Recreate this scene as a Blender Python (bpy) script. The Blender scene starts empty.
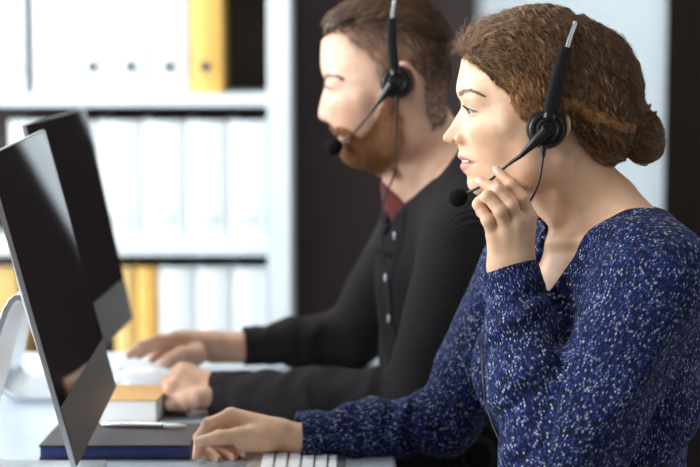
import os
import bpy, math, random
import numpy as np
from mathutils import Vector
R = math.radians
rng = np.random.default_rng(7)
random.seed(7)
F_PX, CX, CY = 1944.0, 350.0, 233.5
CAMZ = 1.35
PITCH = math.atan(222.5 / F_PX)
C = bpy.context.scene.collection

def W(px, py, Y):
    """point at world depth Y seen at photo position px,py"""
    u = (px - CX) / F_PX
    v = (CY - py) / F_PX
    dy = math.cos(PITCH) + v * math.sin(PITCH)
    dz = -math.sin(PITCH) + v * math.cos(PITCH)
    return np.array([u / dy * Y, Y, CAMZ + dz / dy * Y])

# ------------------------------------------------------------------ objects
def tag(o, label=None, cat=None, group=None, kind=None):
    if label: o['label'] = label
    if cat: o['category'] = cat
    if group: o['group'] = group
    if kind: o['kind'] = kind
    return o

def empty(name, loc, label=None, cat=None, group=None):
    o = bpy.data.objects.new(name, None)
    o.empty_display_size = 0.05
    C.objects.link(o)
    o.location = tuple(float(a) for a in loc)
    return tag(o, label, cat, group)

def np_mesh(name, V, Fc, mat, parent=None, smooth=True, col=None, vec=None, mats=None, fmat=None):
    V = np.asarray(V, dtype=np.float32)
    me = bpy.data.meshes.new(name)
    me.vertices.add(len(V))
    if isinstance(Fc, np.ndarray):
        n = Fc.shape[1]
        Fl = Fc.reshape(-1).astype(np.int32)
        starts = np.arange(len(Fc), dtype=np.int32) * n
        tot = np.full(len(Fc), n, dtype=np.int32)
    else:
        Fl = np.array([i for f in Fc for i in f], dtype=np.int32)
        tot = np.array([len(f) for f in Fc], dtype=np.int32)
        starts = np.concatenate([[0], np.cumsum(tot)[:-1]]).astype(np.int32)
    off = np.zeros(3)
    if parent is not None:
        off = np.array(parent_origin(parent))
    me.vertices.foreach_set('co', (V - off.astype(np.float32)).reshape(-1))
    me.loops.add(len(Fl)); me.loops.foreach_set('vertex_index', Fl)
    me.polygons.add(len(tot)); me.polygons.foreach_set('loop_start', starts)
    me.update(calc_edges=True)
    me.validate()
    me.polygons.foreach_set('use_smooth', np.full(len(me.polygons), bool(smooth)))
    if col is not None:
        a = me.attributes.new('Col', 'FLOAT_COLOR', 'POINT')
        c4 = np.ones((len(V), 4), dtype=np.float32); c4[:, :3] = col
        a.data.foreach_set('color', c4.reshape(-1))
    if vec is not None:
        a = me.attributes.new('Pat', 'FLOAT_VECTOR', 'POINT')
        a.data.foreach_set('vector', np.asarray(vec, dtype=np.float32).reshape(-1))
    for m in (mats or [mat]):
        me.materials.append(m)
    if fmat is not None:
        me.polygons.foreach_set('material_index', np.asarray(fmat, dtype=np.int32))
    o = bpy.data.objects.new(name, me)
    C.objects.link(o)
    if parent is not None:
        o.parent = parent
    return o

def parent_origin(p):
    l = np.zeros(3)
    while p is not None:
        l = l + np.array(p.location)
        p = p.parent
    return l

class MB:
    """collects simple solids into one mesh"""
    def __init__(s): s.v = []; s.f = []
    def add(s, V, Fc):
        b = len(s.v)
        s.v += [tuple(float(c) for c in q) for q in V]
        s.f += [tuple(i + b for i in f) for f in Fc]
        return s
    def box(s, x0, x1, y0, y1, z0, z1):
        return s.add([(x0,y0,z0),(x1,y0,z0),(x1,y1,z0),(x0,y1,z0),(x0,y0,z1),(x1,y0,z1),(x1,y1,z1),(x0,y1,z1)],
                     [(0,3,2,1),(4,5,6,7),(0,1,5,4),(1,2,6,5),(2,3,7,6),(3,0,4,7)])
    def prism(s, pts, axis, a, b):
        """closed 2D outline extruded along axis 0/1/2 from a to b"""
        n = len(pts)
        def mk(p, t):
            l = list(p); l.insert(axis, t); return tuple(l)
        V = [mk(p, a) for p in pts] + [mk(p, b) for p in pts]
        Fc = [tuple(range(n))[::-1], tuple(range(n, 2*n))] + [(i, (i+1) % n, n+(i+1) % n, n+i) for i in range(n)]
        return s.add(V, Fc)
    def lathe(s, c, axis, prof, n=32):
        """prof: (r, t) pairs, revolved round axis through c"""
        ax = np.array(axis, float); ax /= np.linalg.norm(ax)
        h = np.array([0,0,1.0]) if abs(ax[2]) < .9 else np.array([1.0,0,0])
        u = np.cross(ax, h); u /= np.linalg.norm(u); w = np.cross(ax, u)
        V = []; Fc = []
        for r, t in prof:
            for k in range(n):
                a = 2*math.pi*k/n
                V.append(np.array(c) + ax*t + (u*math.cos(a) + w*math.sin(a))*r)
        for i in range(len(prof)-1):
            for k in range(n):
                Fc.append((i*n+k, i*n+(k+1) % n, (i+1)*n+(k+1) % n, (i+1)*n+k))
        Fc.append(tuple(range(n))[::-1]); Fc.append(tuple(range((len(prof)-1)*n, len(prof)*n)))
        return s.add(V, Fc)
    def tube(s, pts, r, n=10, flat=1.0, up=(0,1,0), sub=6):
        P, Rr = spline(pts, r, sub)
        V = []; Fc = []
        T = np.gradient(P, axis=0); T /= np.linalg.norm(T, axis=1)[:, None] + 1e-12
        for i in range(len(P)):
            a = np.array(up, float); a = a - T[i]*a.dot(T[i]); a /= np.linalg.norm(a)+1e-9
            b = np.cross(T[i], a)
            for k in range(n):
                th = 2*math.pi*k/n
                V.append(P[i] + (a*math.cos(th)*flat + b*math.sin(th))*Rr[i])
        for i in range(len(P)-1):
            for k in range(n):
                Fc.append((i*n+k, i*n+(k+1) % n, (i+1)*n+(k+1) % n, (i+1)*n+k))
        Fc.append(tuple(range(n))[::-1]); Fc.append(tuple(range((len(P)-1)*n, len(P)*n)))
        return s.add(V, Fc)
    def build(s, name, mat, parent=None, smooth=False, bevel=0.0, seg=2):
        o = np_mesh(name, np.array(s.v), s.f, mat, parent, smooth=smooth or bevel > 0)
        if bevel > 0:
            m = o.modifiers.new('bevel', 'BEVEL'); m.width = bevel; m.segments = seg; m.limit_method = 'ANGLE'; m.angle_limit = R(40)
            m.harden_normals = False
        if smooth or bevel > 0:
            try:
                o.data.set_sharp_from_angle(angle=R(40))
            except Exception:
                pass
        return o

def spline(pts, r, sub=6):
    P = np.array(pts, float); n = len(P)
    rr = np.full(n, r, float) if np.isscalar(r) else np.array(r, float)
    if sub <= 1 or n < 3:
        return P, rr
    Q = np.vstack([2*P[0]-P[1], P, 2*P[-1]-P[-2]]); out = []; ro = []
    for i in range(n-1):
        for k in range(sub):
            t = k/sub; a, b, c, d = Q[i], Q[i+1], Q[i+2], Q[i+3]
            out.append(.5*((2*b)+(-a+c)*t+(2*a-5*b+4*c-d)*t*t+(-a+3*b-3*c+d)*t**3)); ro.append(rr[i]*(1-t)+rr[i+1]*t)
    out.append(P[-1]); ro.append(rr[-1])
    return np.array(out), np.array(ro)

# ------------------------------------------------------------------ implicit surfaces
f32 = np.float32
def vec(a): return np.asarray(a, dtype=f32)
def smin(a, b, k):
    h = np.clip(.5+.5*(b-a)/k, 0, 1); return b*(1-h)+a*h-k*h*(1-h)
def smax(a, b, k): return -smin(-a, -b, k)
def sstep(a, b, x):
    t = np.clip((x-a)/(b-a), 0, 1); return t*t*(3-2*t)
def ell(P, c, r):
    q = P-vec(c); r = vec(r)
    k0 = np.sqrt(((q/r)**2).sum(1)); k1 = np.sqrt(((q/(r*r))**2).sum(1))+1e-9
    return k0*(k0-1)/k1
def ellR(P, c, r, axes):
    """ellipsoid with its own three axes"""
    q = (P-vec(c)) @ vec(axes).T
    return ell(q, (0,0,0), r)
def sph(P, c, r): return np.sqrt(((P-vec(c))**2).sum(1))-r
def cone(P, a, b, ra, rb):
    a = vec(a); b = vec(b); ba = b-a
    t = np.clip(((P-a) @ ba)/(ba @ ba), 0, 1)
    d = P-a-t[:, None]*ba
    return np.sqrt((d*d).sum(1))-(ra+t*(rb-ra))
def chain(P, pts, rs, k=.004):
    f = None
    for i in range(len(pts)-1):
        g = cone(P, pts[i], pts[i+1], rs[i], rs[i+1])
        f = g if f is None else smin(f, g, k)
    return f
def poly2(x, z, pts):
    """signed distance to a closed 2D outline, negative inside"""
    n = len(pts); d = np.full(x.shape, 1e9, f32); s = np.ones(x.shape, f32)
    for i in range(n):
        ax, az = pts[i]; bx, bz = pts[i-1]
        ex, ez = bx-ax, bz-az; wx, wz = x-ax, z-az
        t = np.clip((wx*ex+wz*ez)/(ex*ex+ez*ez+1e-12), 0, 1)
        d = np.minimum(d, (wx-ex*t)**2+(wz-ez*t)**2)
        c1 = z >= az; c2 = z < bz; c3 = ex*wz > ez*wx
        fl = (c1 & c2 & c3) | (~c1 & ~c2 & ~c3)
        s = np.where(fl, -s, s)
    return s*np.sqrt(d)

def wob(P, sc, seed=0):
    """cheap smooth noise in about -1..1"""
    x, y, z = P[:, 0]*sc, P[:, 1]*sc, P[:, 2]*sc; o = seed*1.7
    a = np.sin(x*1.0+1.3*np.sin(y*1.1+o)+o)+np.sin(y*1.2+1.1*np.sin(z*.9+2+o))+np.sin(z*1.1+1.2*np.sin(x*1.3+4+o))
    b = np.sin(x*2.3-1.7*y+o)+np.sin(2.1*y+1.9*z+1+o)+np.sin(2.5*z-2.0*x+3+o)
    return (a+.5*b)/4.0

def inbox(P, f, lo, hi):
    """evaluate f only inside a box; farther away the distance to the box will do"""
    lo = vec(lo); hi = vec(hi)
    q = np.maximum(np.maximum(lo-P, P-hi), 0); d = np.sqrt((q*q).sum(1))
    out = d+f32(.02); m = d <= 0
    if m.any(): out[m] = f(P[m])
    return out

def extract(f, lo, hi, h, newton=1):
    """surface nets over sparse blocks"""
    lo = np.array(lo, float); hi = np.array(hi, float); B = 8; bs = B*h
    nb = np.ceil((hi-lo)/bs).astype(int)
    g = np.stack(np.meshgrid(*[np.arange(n) for n in nb], indexing='ij'), -1).reshape(-1, 3)
    cen = (lo+(g+.5)*bs).astype(f32)
    fc = np.concatenate([f(c) for c in np.array_split(cen, max(1, len(cen)//200000))])
    g = g[np.abs(fc) < bs*1.35]
    ar = np.arange(B+1)
    loc = np.stack(np.meshgrid(ar, ar, ar, indexing='ij'), -1).reshape(-1, 3)
    N = nb*B+2
    vid = []; vpos = []; quads = []
    for ch in np.array_split(g, max(1, len(g)//300)):
        if len(ch) == 0: continue
        I = ch[:, None, :]*B+loc[None]
        Pp = (lo+I*h).astype(f32).reshape(-1, 3)
        val = f(Pp).reshape(len(ch), B+1, B+1, B+1)
        ok = np.where((val.min((1, 2, 3)) < 0) & (val.max((1, 2, 3)) > 0))[0]
        if len(ok) == 0: continue
        val = val[ok]; base = ch[ok]*B
        S = val < 0
        acc = np.zeros((len(ok), B, B, B, 3)); cnt = np.zeros((len(ok), B, B, B))
        for ax in range(3):
            o1, o2 = [a for a in range(3) if a != ax]
            for i in (0, 1):
                for j in (0, 1):
                    sl0 = [slice(None)]*4; sl1 = [slice(None)]*4
                    for a, b_ in ((o1, i), (o2, j)):
                        sl0[a+1] = slice(b_, b_+B); sl1[a+1] = slice(b_, b_+B)
                    sl0[ax+1] = slice(0, B); sl1[ax+1] = slice(1, B+1)
                    v0 = val[tuple(sl0)]; v1 = val[tuple(sl1)]
                    cr = (v0 < 0) != (v1 < 0)
                    t = np.where(cr, v0/(v0-v1+1e-20), 0)
                    cnt += cr
                    acc[..., ax] += t*cr
                    acc[..., o1] += i*cr; acc[..., o2] += j*cr
        q = np.argwhere(cnt > 0)
        p = acc[cnt > 0]/cnt[cnt > 0][:, None]
        gi = base[q[:, 0]]+q[:, 1:]
        vid.append((gi[:, 0]*N[1]+gi[:, 1])*N[2]+gi[:, 2]); vpos.append(lo+(gi+p)*h)
        for ax in range(3):
            o1, o2 = (ax+1) % 3, (ax+2) % 3
            sl0 = [slice(None), slice(0, B), slice(0, B), slice(0, B)]; sl1 = list(sl0); sl1[ax+1] = slice(1, B+1)
            a = S[tuple(sl0)]; b = S[tuple(sl1)]
            e = np.argwhere(a != b)
            if len(e) == 0: continue
            fl = a[tuple(e.T)]
            gi = base[e[:, 0]]+e[:, 1:]
            k = []
            for d1, d2 in ((0, 0), (-1, 0), (-1, -1), (0, -1)):
                c = gi.copy(); c[:, o1] += d1; c[:, o2] += d2
                k.append((c[:, 0]*N[1]+c[:, 1])*N[2]+c[:, 2])
            k = np.stack(k, 1)
            k[~fl] = k[~fl][:, ::-1]
            quads.append(k)
    vid = np.concatenate(vid); vpos = np.concatenate(vpos); quads = np.concatenate(quads)
    o = np.argsort(vid); vid = vid[o]; vpos = vpos[o]
    qi = np.searchsorted(vid, quads); qi = np.clip(qi, 0, len(vid)-1)
    ok = (vid[qi] == quads).all(1)
    qi = qi[ok]
    V = vpos
    for _ in range(newton):
        f0, G = grad(f, V, h*.5)
        g2 = (G*G).sum(1)+1e-9
        st = np.clip(f0/np.sqrt(g2), -h*.8, h*.8)
        V = V-(G/np.sqrt(g2)[:, None])*st[:, None]
    return V, qi

def grad(f, V, e):
    fo = []; Go = []
    for Vc in np.array_split(V, max(1, len(V)//150000)):
        Vc = Vc.astype(f32); f0 = f(Vc); G = np.zeros_like(Vc)
        for a in range(3):
            d = np.zeros(3, f32); d[a] = e
            G[:, a] = (f(Vc+d)-f(Vc-d))/(2*e)
        fo.append(f0); Go.append(G)
    return np.concatenate(fo), np.concatenate(Go)

# ------------------------------------------------------------------ strands
def strand_mesh(name, paths, rad, cols, mat, parent, sides=3):
    """paths (S,K,3), rad (S,K), cols (S,3)"""
    S, K, _ = paths.shape
    T = np.gradient(paths, axis=1); T /= np.linalg.norm(T, axis=2, keepdims=True)+1e-9
    ref = np.zeros_like(T); ref[..., 0] = .31; ref[..., 1] = .77; ref[..., 2] = .55
    a = np.cross(T, ref); a /= np.linalg.norm(a, axis=2, keepdims=True)+1e-9
    b = np.cross(T, a)
    V = np.zeros((S, K, sides, 3), f32)
    for k in range(sides):
        th = 2*math.pi*k/sides
        V[:, :, k] = paths+(a*math.cos(th)+b*math.sin(th))*rad[..., None]
    idx = np.arange(S*K*sides).reshape(S, K, sides)
    Fq = np.stack([idx[:, :-1], np.roll(idx, -1, 2)[:, :-1], np.roll(idx, -1, 2)[:, 1:], idx[:, 1:]], -1).reshape(-1, 4)
    cc = np.repeat(cols[:, None, :], K*sides, 1).reshape(-1, 3)
    return np_mesh(name, V.reshape(-1, 3), Fq, mat, parent, smooth=True, col=cc)

def grow(f, roots, dirfun, height, length, K, curlA, curlL, seed=1, drift=.35, hmul=None, phase=None):
    """walk strands over the level sets of f"""
    r = np.random.default_rng(seed); S = len(roots)
    p = roots.astype(f32).copy(); path = np.zeros((S, K, 3)); N_ = np.zeros((S, K, 3)); T_ = np.zeros((S, K, 3))
    step = (length/(K-1))[:, None]
    dprev = None
    jit = r.normal(0, drift, (S, 3))
    for i in range(K):
        f0, G = grad(f, p, .001); n = G/(np.linalg.norm(G, axis=1, keepdims=True)+1e-9)
        hh = height*(1 if hmul is None else hmul[i])
        p = p-n*np.clip((f0-hh), -.004, .004)[:, None]
        d = dirfun(p, i/(K-1)); d = d/(np.linalg.norm(d, axis=1, keepdims=True)+1e-9)+jit
        d = d-n*(d*n).sum(1, keepdims=True); d /= np.linalg.norm(d, axis=1, keepdims=True)+1e-9
        if dprev is not None:
            d = d*.5+dprev*.5; d /= np.linalg.norm(d, axis=1, keepdims=True)+1e-9
        dprev = d
        path[:, i] = p; N_[:, i] = n; T_[:, i] = d
        p = (p+d*step).astype(f32)
    Bn = np.cross(T_, N_)
    s = np.linspace(0, 1, K)[None, :]*length[:, None]
    ph = r.uniform(0, 6.28, (S, 1)) if phase is None else phase[:, None]; th = 2*math.pi*s/curlL[:, None]+ph
    env = np.clip(np.linspace(0, 1, K)*4, 0, 1)[None]
    path = path+((np.cos(th)*.75)[..., None]*N_+np.sin(th)[..., None]*Bn)*(curlA[:, None]*env)[..., None]
    return path
# ------------------------------------------------------------------ materials
def new_mat(name):
    m = bpy.data.materials.new(name); m.use_nodes = True
    nt = m.node_tree; b = nt.nodes['Principled BSDF']
    return m, nt, b
def simple(name, col, rough=.5, metal=0.0, noise=0.0, nscale=40, bump=0.0, spec=.5, coat=0.0, sheen=0.0):
    m, nt, b = new_mat(name)
    b.inputs['Roughness'].default_value = rough; b.inputs['Metallic'].default_value = metal
    b.inputs['Specular IOR Level'].default_value = spec; b.inputs['Coat Weight'].default_value = coat
    b.inputs['Sheen Weight'].default_value = sheen
    tc = nt.nodes.new('ShaderNodeTexCoord'); n = nt.nodes.new('ShaderNodeTexNoise')
    n.inputs['Scale'].default_value = nscale; n.inputs['Detail'].default_value = 4
    nt.links.new(tc.outputs['Object'], n.inputs['Vector'])
    r = nt.nodes.new('ShaderNodeValToRGB'); c = np.array(col)
    r.color_ramp.elements[0].position = .3; r.color_ramp.elements[1].position = .7
    r.color_ramp.elements[0].color = (*np.clip(c*(1-noise), 0, 1), 1); r.color_ramp.elements[1].color = (*np.clip(c*(1+noise), 0, 1), 1)
    nt.links.new(n.outputs['Fac'], r.inputs['Fac']); nt.links.new(r.outputs['Color'], b.inputs['Base Color'])
    if bump:
        bp = nt.nodes.new('ShaderNodeBump'); bp.inputs['Strength'].default_value = bump; bp.inputs['Distance'].default_value = .002
        nt.links.new(n.outputs['Fac'], bp.inputs['Height']); nt.links.new(bp.outputs['Normal'], b.inputs['Normal'])
    return m
def skin_mat(name):
    m, nt, b = new_mat(name)
    a = nt.nodes.new('ShaderNodeAttribute'); a.attribute_name = 'Col'
    tc = nt.nodes.new('ShaderNodeTexCoord')
    n = nt.nodes.new('ShaderNodeTexNoise'); n.inputs['Scale'].default_value = 55; n.inputs['Detail'].default_value = 5
    nt.links.new(tc.outputs['Object'], n.inputs['Vector'])
    mx = nt.nodes.new('ShaderNodeMix'); mx.data_type = 'RGBA'; mx.blend_type = 'MULTIPLY'; mx.inputs[0].default_value = .25
    r = nt.nodes.new('ShaderNodeValToRGB'); r.color_ramp.elements[0].color = (.75, .55, .5, 1); r.color_ramp.elements[1].color = (1, 1, 1, 1)
    r.color_ramp.elements[0].position = .35; r.color_ramp.elements[1].position = .6
    nt.links.new(n.outputs['Fac'], r.inputs['Fac'])
    nt.links.new(a.outputs['Color'], mx.inputs[6]); nt.links.new(r.outputs['Color'], mx.inputs[7])
    nt.links.new(mx.outputs[2], b.inputs['Base Color'])
    b.inputs['Roughness'].default_value = .48; b.inputs['Specular IOR Level'].default_value = .42
    b.inputs['Subsurface Weight'].default_value = .22; b.inputs['Subsurface Radius'].default_value = (1, .35, .18)
    b.inputs['Subsurface Scale'].default_value = .006
    n2 = nt.nodes.new('ShaderNodeTexNoise'); n2.inputs['Scale'].default_value = 700; n2.inputs['Detail'].default_value = 3
    nt.links.new(tc.outputs['Object'], n2.inputs['Vector'])
    bp = nt.nodes.new('ShaderNodeBump'); bp.inputs['Strength'].default_value = .12; bp.inputs['Distance'].default_value = .0006
    nt.links.new(n2.outputs['Fac'], bp.inputs['Height']); nt.links.new(bp.outputs['Normal'], b.inputs['Normal'])
    return m
def hair_mat(name, rough=.42, spec=.5):
    m, nt, b = new_mat(name)
    a = nt.nodes.new('ShaderNodeAttribute'); a.attribute_name = 'Col'
    nt.links.new(a.outputs['Color'], b.inputs['Base Color'])
    b.inputs['Roughness'].default_value = rough; b.inputs['Specular IOR Level'].default_value = spec
    return m
def blouse_mat():
    """navy knit: short blue and pale flecks lying in narrow ribs"""
    m, nt, b = new_mat('blouse_knit')
    L = nt.links.new
    def math_(op, x, y=None, z=None):
        n = nt.nodes.new('ShaderNodeMath'); n.operation = op
        for i, q in enumerate((x, y, z)):
            if q is None: continue
            if isinstance(q, (int, float)): n.inputs[i].default_value = q
            else: L(q, n.inputs[i])
        return n.outputs[0]
    a = nt.nodes.new('ShaderNodeAttribute'); a.attribute_name = 'Pat'
    nz = nt.nodes.new('ShaderNodeTexNoise'); nz.inputs['Scale'].default_value = 45; nz.inputs['Detail'].default_value = 3
    L(a.outputs['Vector'], nz.inputs['Vector'])
    sp = nt.nodes.new('ShaderNodeSeparateXYZ'); L(a.outputs['Vector'], sp.inputs[0])
    sn = nt.nodes.new('ShaderNodeSeparateColor'); L(nz.outputs['Color'], sn.inputs[0])
    u = math_('MULTIPLY_ADD', sn.outputs[0], .007, sp.outputs[0]); v = math_('MULTIPLY_ADD', sn.outputs[1], .006, sp.outputs[1])
    us = math_('DIVIDE', u, .00200); col = math_('FLOOR', us); fu = math_('FRACT', us)
    w1 = nt.nodes.new('ShaderNodeTexWhiteNoise'); w1.noise_dimensions = '1D'; L(col, w1.inputs['W'])
    vs = math_('ADD', math_('DIVIDE', v, .0043), math_('MULTIPLY', w1.outputs['Value'], 7.0)); row = math_('FLOOR', vs); fv = math_('FRACT', vs)
    cb = nt.nodes.new('ShaderNodeCombineXYZ'); L(col, cb.inputs[0]); L(row, cb.inputs[1])
    w2 = nt.nodes.new('ShaderNodeTexWhiteNoise'); w2.noise_dimensions = '2D'; L(cb.outputs[0], w2.inputs['Vector'])
    rp = nt.nodes.new('ShaderNodeValToRGB'); rp.color_ramp.interpolation = 'CONSTANT'; els = rp.color_ramp.elements
    els[0].position = 0; els[0].color = (.006, .007, .026, 1); els[1].position = .30; els[1].color = (.010, .018, .115, 1)
    for p_, c_ in ((.50, (.018, .036, .21, 1)), (.68, (.060, .10, .30, 1)), (.82, (.19, .24, .40, 1)), (.93, (.42, .46, .55, 1))):
        e = els.new(p_); e.color = c_
    L(w2.outputs['Value'], rp.inputs['Fac'])
    def band(fr, half):
        d = math_('ABSOLUTE', math_('SUBTRACT', fr, .5)); mr = nt.nodes.new('ShaderNodeMapRange'); mr.inputs[1].default_value = half-.20; mr.inputs[2].default_value = half+.08; mr.inputs[3].default_value = 1; mr.inputs[4].default_value = 0
        L(d, mr.inputs[0]); return mr.outputs[0]
    k = math_('MULTIPLY', band(fu, .38), band(fv, .40))
    mx = nt.nodes.new('ShaderNodeMix'); mx.data_type = 'RGBA'
    L(k, mx.inputs[0]); mx.inputs[6].default_value = (.005, .006, .020, 1); L(rp.outputs['Color'], mx.inputs[7])
    L(mx.outputs[2], b.inputs['Base Color'])
    b.inputs['Roughness'].default_value = .85; b.inputs['Specular IOR Level'].default_value = .15; b.inputs['Sheen Weight'].default_value = .03
    bp = nt.nodes.new('ShaderNodeBump'); bp.inputs['Strength'].default_value = .5; bp.inputs['Distance'].default_value = .0008
    L(k, bp.inputs['Height']); L(bp.outputs['Normal'], b.inputs['Normal'])
    return m
def shirt_mat():
    m, nt, b = new_mat('charcoal_shirt')
    L = nt.links.new
    a = nt.nodes.new('ShaderNodeAttribute'); a.attribute_name = 'Pat'
    v = nt.nodes.new('ShaderNodeTexVoronoi'); v.voronoi_dimensions = '2D'; v.inputs['Scale'].default_value = 210; v.inputs['Randomness'].default_value = .1
    L(a.outputs['Vector'], v.inputs['Vector'])
    rp = nt.nodes.new('ShaderNodeValToRGB')
    rp.color_ramp.elements[0].position = .18; rp.color_ramp.elements[0].color = (.045, .04, .043, 1)
    rp.color_ramp.elements[1].position = .34; rp.color_ramp.elements[1].color = (.0095, .008, .009, 1)
    L(v.outputs['Distance'], rp.inputs['Fac']); L(rp.outputs['Color'], b.inputs['Base Color'])
    b.inputs['Roughness'].default_value = .85; b.inputs['Specular IOR Level'].default_value = .12; b.inputs['Sheen Weight'].default_value = .0
    return m
M = {}
M['skin'] = skin_mat('skin'); M['hair'] = hair_mat('hair_strands'); M['blouse'] = blouse_mat(); M['shirt'] = shirt_mat()
M['eye'] = hair_mat('eyeball', .08, .6)
M['teeth'] = simple('teeth', (.62, .57, .50), .3)
M['hair_base'] = hair_mat('hair_base', .9, .1)
M['black_plastic'] = simple('black_plastic', (.008, .0075, .0075), .42, noise=.1, spec=.35)
M['black_gloss'] = simple('gloss_plastic', (.010, .0095, .0095), .3, noise=.1, spec=.4)
M['black_matte'] = simple('matte_plastic', (.006, .0055, .0055), .6, noise=.1, spec=.25, bump=.1, nscale=600)
M['leatherette'] = simple('leatherette', (.011, .010, .010), .5, noise=.2, nscale=300, bump=.3)
M['foam'] = simple('mic_foam', (.006, .006, .006), .95, noise=.3, nscale=900, bump=.9, spec=.1)
M['steel'] = simple('steel', (.55, .57, .6), .25, 1.0, noise=.05)
M['alu'] = simple('aluminium', (.70, .72, .75), .30, 1.0, noise=.03, nscale=200)
M['alu_face'] = simple('aluminium_face', (.15, .14, .14), .42, .7, noise=.03, nscale=200)
M['bezel'] = simple('bezel', (.004, .004, .005), .12)
M['screen'] = simple('screen_glass', (.006, .0045, .005), .035, noise=.05, spec=.75)
M['desk'] = simple('desk_laminate', (.38, .435, .49), .26, noise=.02, nscale=8, spec=.5)
M['desk_edge'] = simple('desk_edge', (.34, .36, .40), .4, noise=.03)
M['desk_leg'] = simple('desk_leg_paint', (.3, .31, .33), .4, .2, noise=.03)
M['white_board'] = simple('white_laminate', (.66, .74, .78), .45, noise=.02, nscale=12)
M['shelf_dark'] = simple('shelf_back', (.045, .028, .024), .6, noise=.15, nscale=10)
M['binder_white'] = simple('binder_white', (.74, .80, .83), .5, noise=.02, nscale=30)
M['binder_yellow'] = simple('binder_yellow', (.78, .47, .12), .5, noise=.06, nscale=30)
M['binder_ochre'] = simple('binder_ochre', (.80, .54, .20), .5, noise=.06, nscale=30)
M['binder_label'] = simple('binder_label', (.62, .66, .68), .6, noise=.02)
M['ring_dark'] = simple('finger_ring', (.16, .17, .18), .35, .6)
M['paper'] = simple('paper_edge', (.78, .78, .76), .8, noise=.04, nscale=400)
M['tan'] = simple('tan_cover', (.58, .34, .11), .55, noise=.12, nscale=60, bump=.1)
M['note_cover'] = simple('notebook_cover', (.026, .015, .018), .45, noise=.15, nscale=250, bump=.2)
M['note_blue'] = simple('notebook_pages_blue', (.022, .036, .17), .5, noise=.25, nscale=120)
M['mouse'] = simple('mouse_white', (.78, .82, .85), .2, noise=.01, coat=.3)
M['key'] = simple('key_white', (.80, .82, .84), .42, noise=.01)
M['kb_gap'] = simple('keyboard_base', (.30, .31, .33), .4, .8, noise=.03)
M['button'] = simple('shirt_button', (.62, .68, .75), .2, noise=.1, nscale=900)
M['red_tee'] = simple('undershirt', (.10, .011, .008), .85, noise=.15, nscale=300)
M['trousers'] = simple('trousers', (.012, .012, .015), .85, noise=.15, nscale=200)
M['wall_dark'] = simple('wall_dark_paint', (.055, .042, .044), .85, noise=.04, nscale=3, spec=.1)
M['wall_black'] = simple('wall_brown_paint', (.012, .0085, .0075), .9, noise=.05, nscale=3, spec=.05)
M['wall_pale'] = simple('wall_pale_paint', (.62, .72, .78), .7, noise=.02, nscale=2)
M['wall_white'] = simple('wall_white_paint', (.72, .72, .72), .8, noise=.02, nscale=2)
M['floor'] = simple('floor_carpet', (.14, .13, .13), .9, noise=.15, nscale=60, bump=.3)
M['frame'] = simple('window_frame', (.7, .7, .7), .5)
M['nail'] = hair_mat('nail', .18, .6)
# ------------------------------------------------------------------ the room
def struct(name, mb, mat, bevel=0.0):
    o = mb.build(name, mat, bevel=bevel); o['kind'] = 'structure'; return o
BX0, BX1, BY0, BY1, RH = -2.6, 2.6, -1.2, 4.95, 2.75
struct('floor', MB().box(BX0, BX1, BY0, BY1, -.05, 0), M['floor'])
struct('ceiling', MB().box(BX0, BX1, BY0, BY1, RH, RH+.05), M['wall_white'])
struct('wall_back', MB().box(BX0, BX1, BY1, BY1+.1, 0, RH), M['wall_pale'])
struct('wall_right', MB().box(BX1, BX1+.1, BY0, BY1, 0, RH), M['wall_white'])
# left wall with two wide window openings
w = MB(); wy = [(.2, 2.0), (2.4, 4.6)]; z0, z1 = .85, 2.5
w.box(BX0-.1, BX0, BY0, BY1, 0, z0); w.box(BX0-.1, BX0, BY0, BY1, z1, RH)
ys = [BY0] + [a for p in wy for a in p] + [BY1]
for i in range(0, len(ys), 2):
    w.box(BX0-.1, BX0, ys[i], ys[i+1], z0, z1)
struct('wall_left', w, M['wall_white'])
for i, (a, b) in enumerate(wy):
    f = MB(); t = .05
    f.box(BX0-.08, BX0-.02, a, b, z0, z0+t).box(BX0-.08, BX0-.02, a, b, z1-t, z1)
    for q in (a, (a+b)/2-t/2, b-t):
        f.box(BX0-.08, BX0-.02, q, q+t, z0+t, z1-t)
    struct('window_%d' % (i+1), f, M['frame'])
def bx(px, Y): return (px-CX)/F_PX*Y
# dark painted wall panels either side of the pale wall field
yf = BY1-.03
struct('trim_1', MB().box(bx(283, yf)-.3, bx(475, yf), yf, BY1, 0, RH), M['wall_dark'])
struct('trim_2', MB().box(bx(667, yf), BX1, yf, BY1, 0, RH), M['wall_black'])

# ------------------------------------------------------------------ bookshelf and binders
SY = 4.5
def zt(py, Y): return W(0, py, Y)[2]
xr = bx(290, SY); xl = -1.75
th = .030; zb = [zt(100.5, SY)-k*.3475 for k in range(-2, 4)]     # board centres
bs = empty('bookshelf', ((xl+xr)/2, SY+.16, 0), 'white open bookshelf full of ring binders behind the desk', 'bookshelf')
st = .052
MB().box(xr-st, xr, SY, SY+.32, 0, 1.9).build('side_panel', M['white_board'], bs, bevel=.002)
MB().box(xl, xl+st, SY, SY+.32, 0, 1.9).build('side_panel', M['white_board'], bs, bevel=.002)
MB().box(xl+st, xr-st, SY+.305, SY+.318, .01, 1.89).build('back_panel', M['shelf_dark'], bs)
for z in zb:
    if z < 1.88:
        MB().box(xl+st, xr-st, SY+.001, SY+.304, z-th/2, z+th/2).build('shelf_board', M['white_board'], bs, bevel=.002)
MB().box(xl+st, xr-st, SY+.001, SY+.304, 1.87, 1.9).build('top_board', M['white_board'], bs, bevel=.002)

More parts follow.
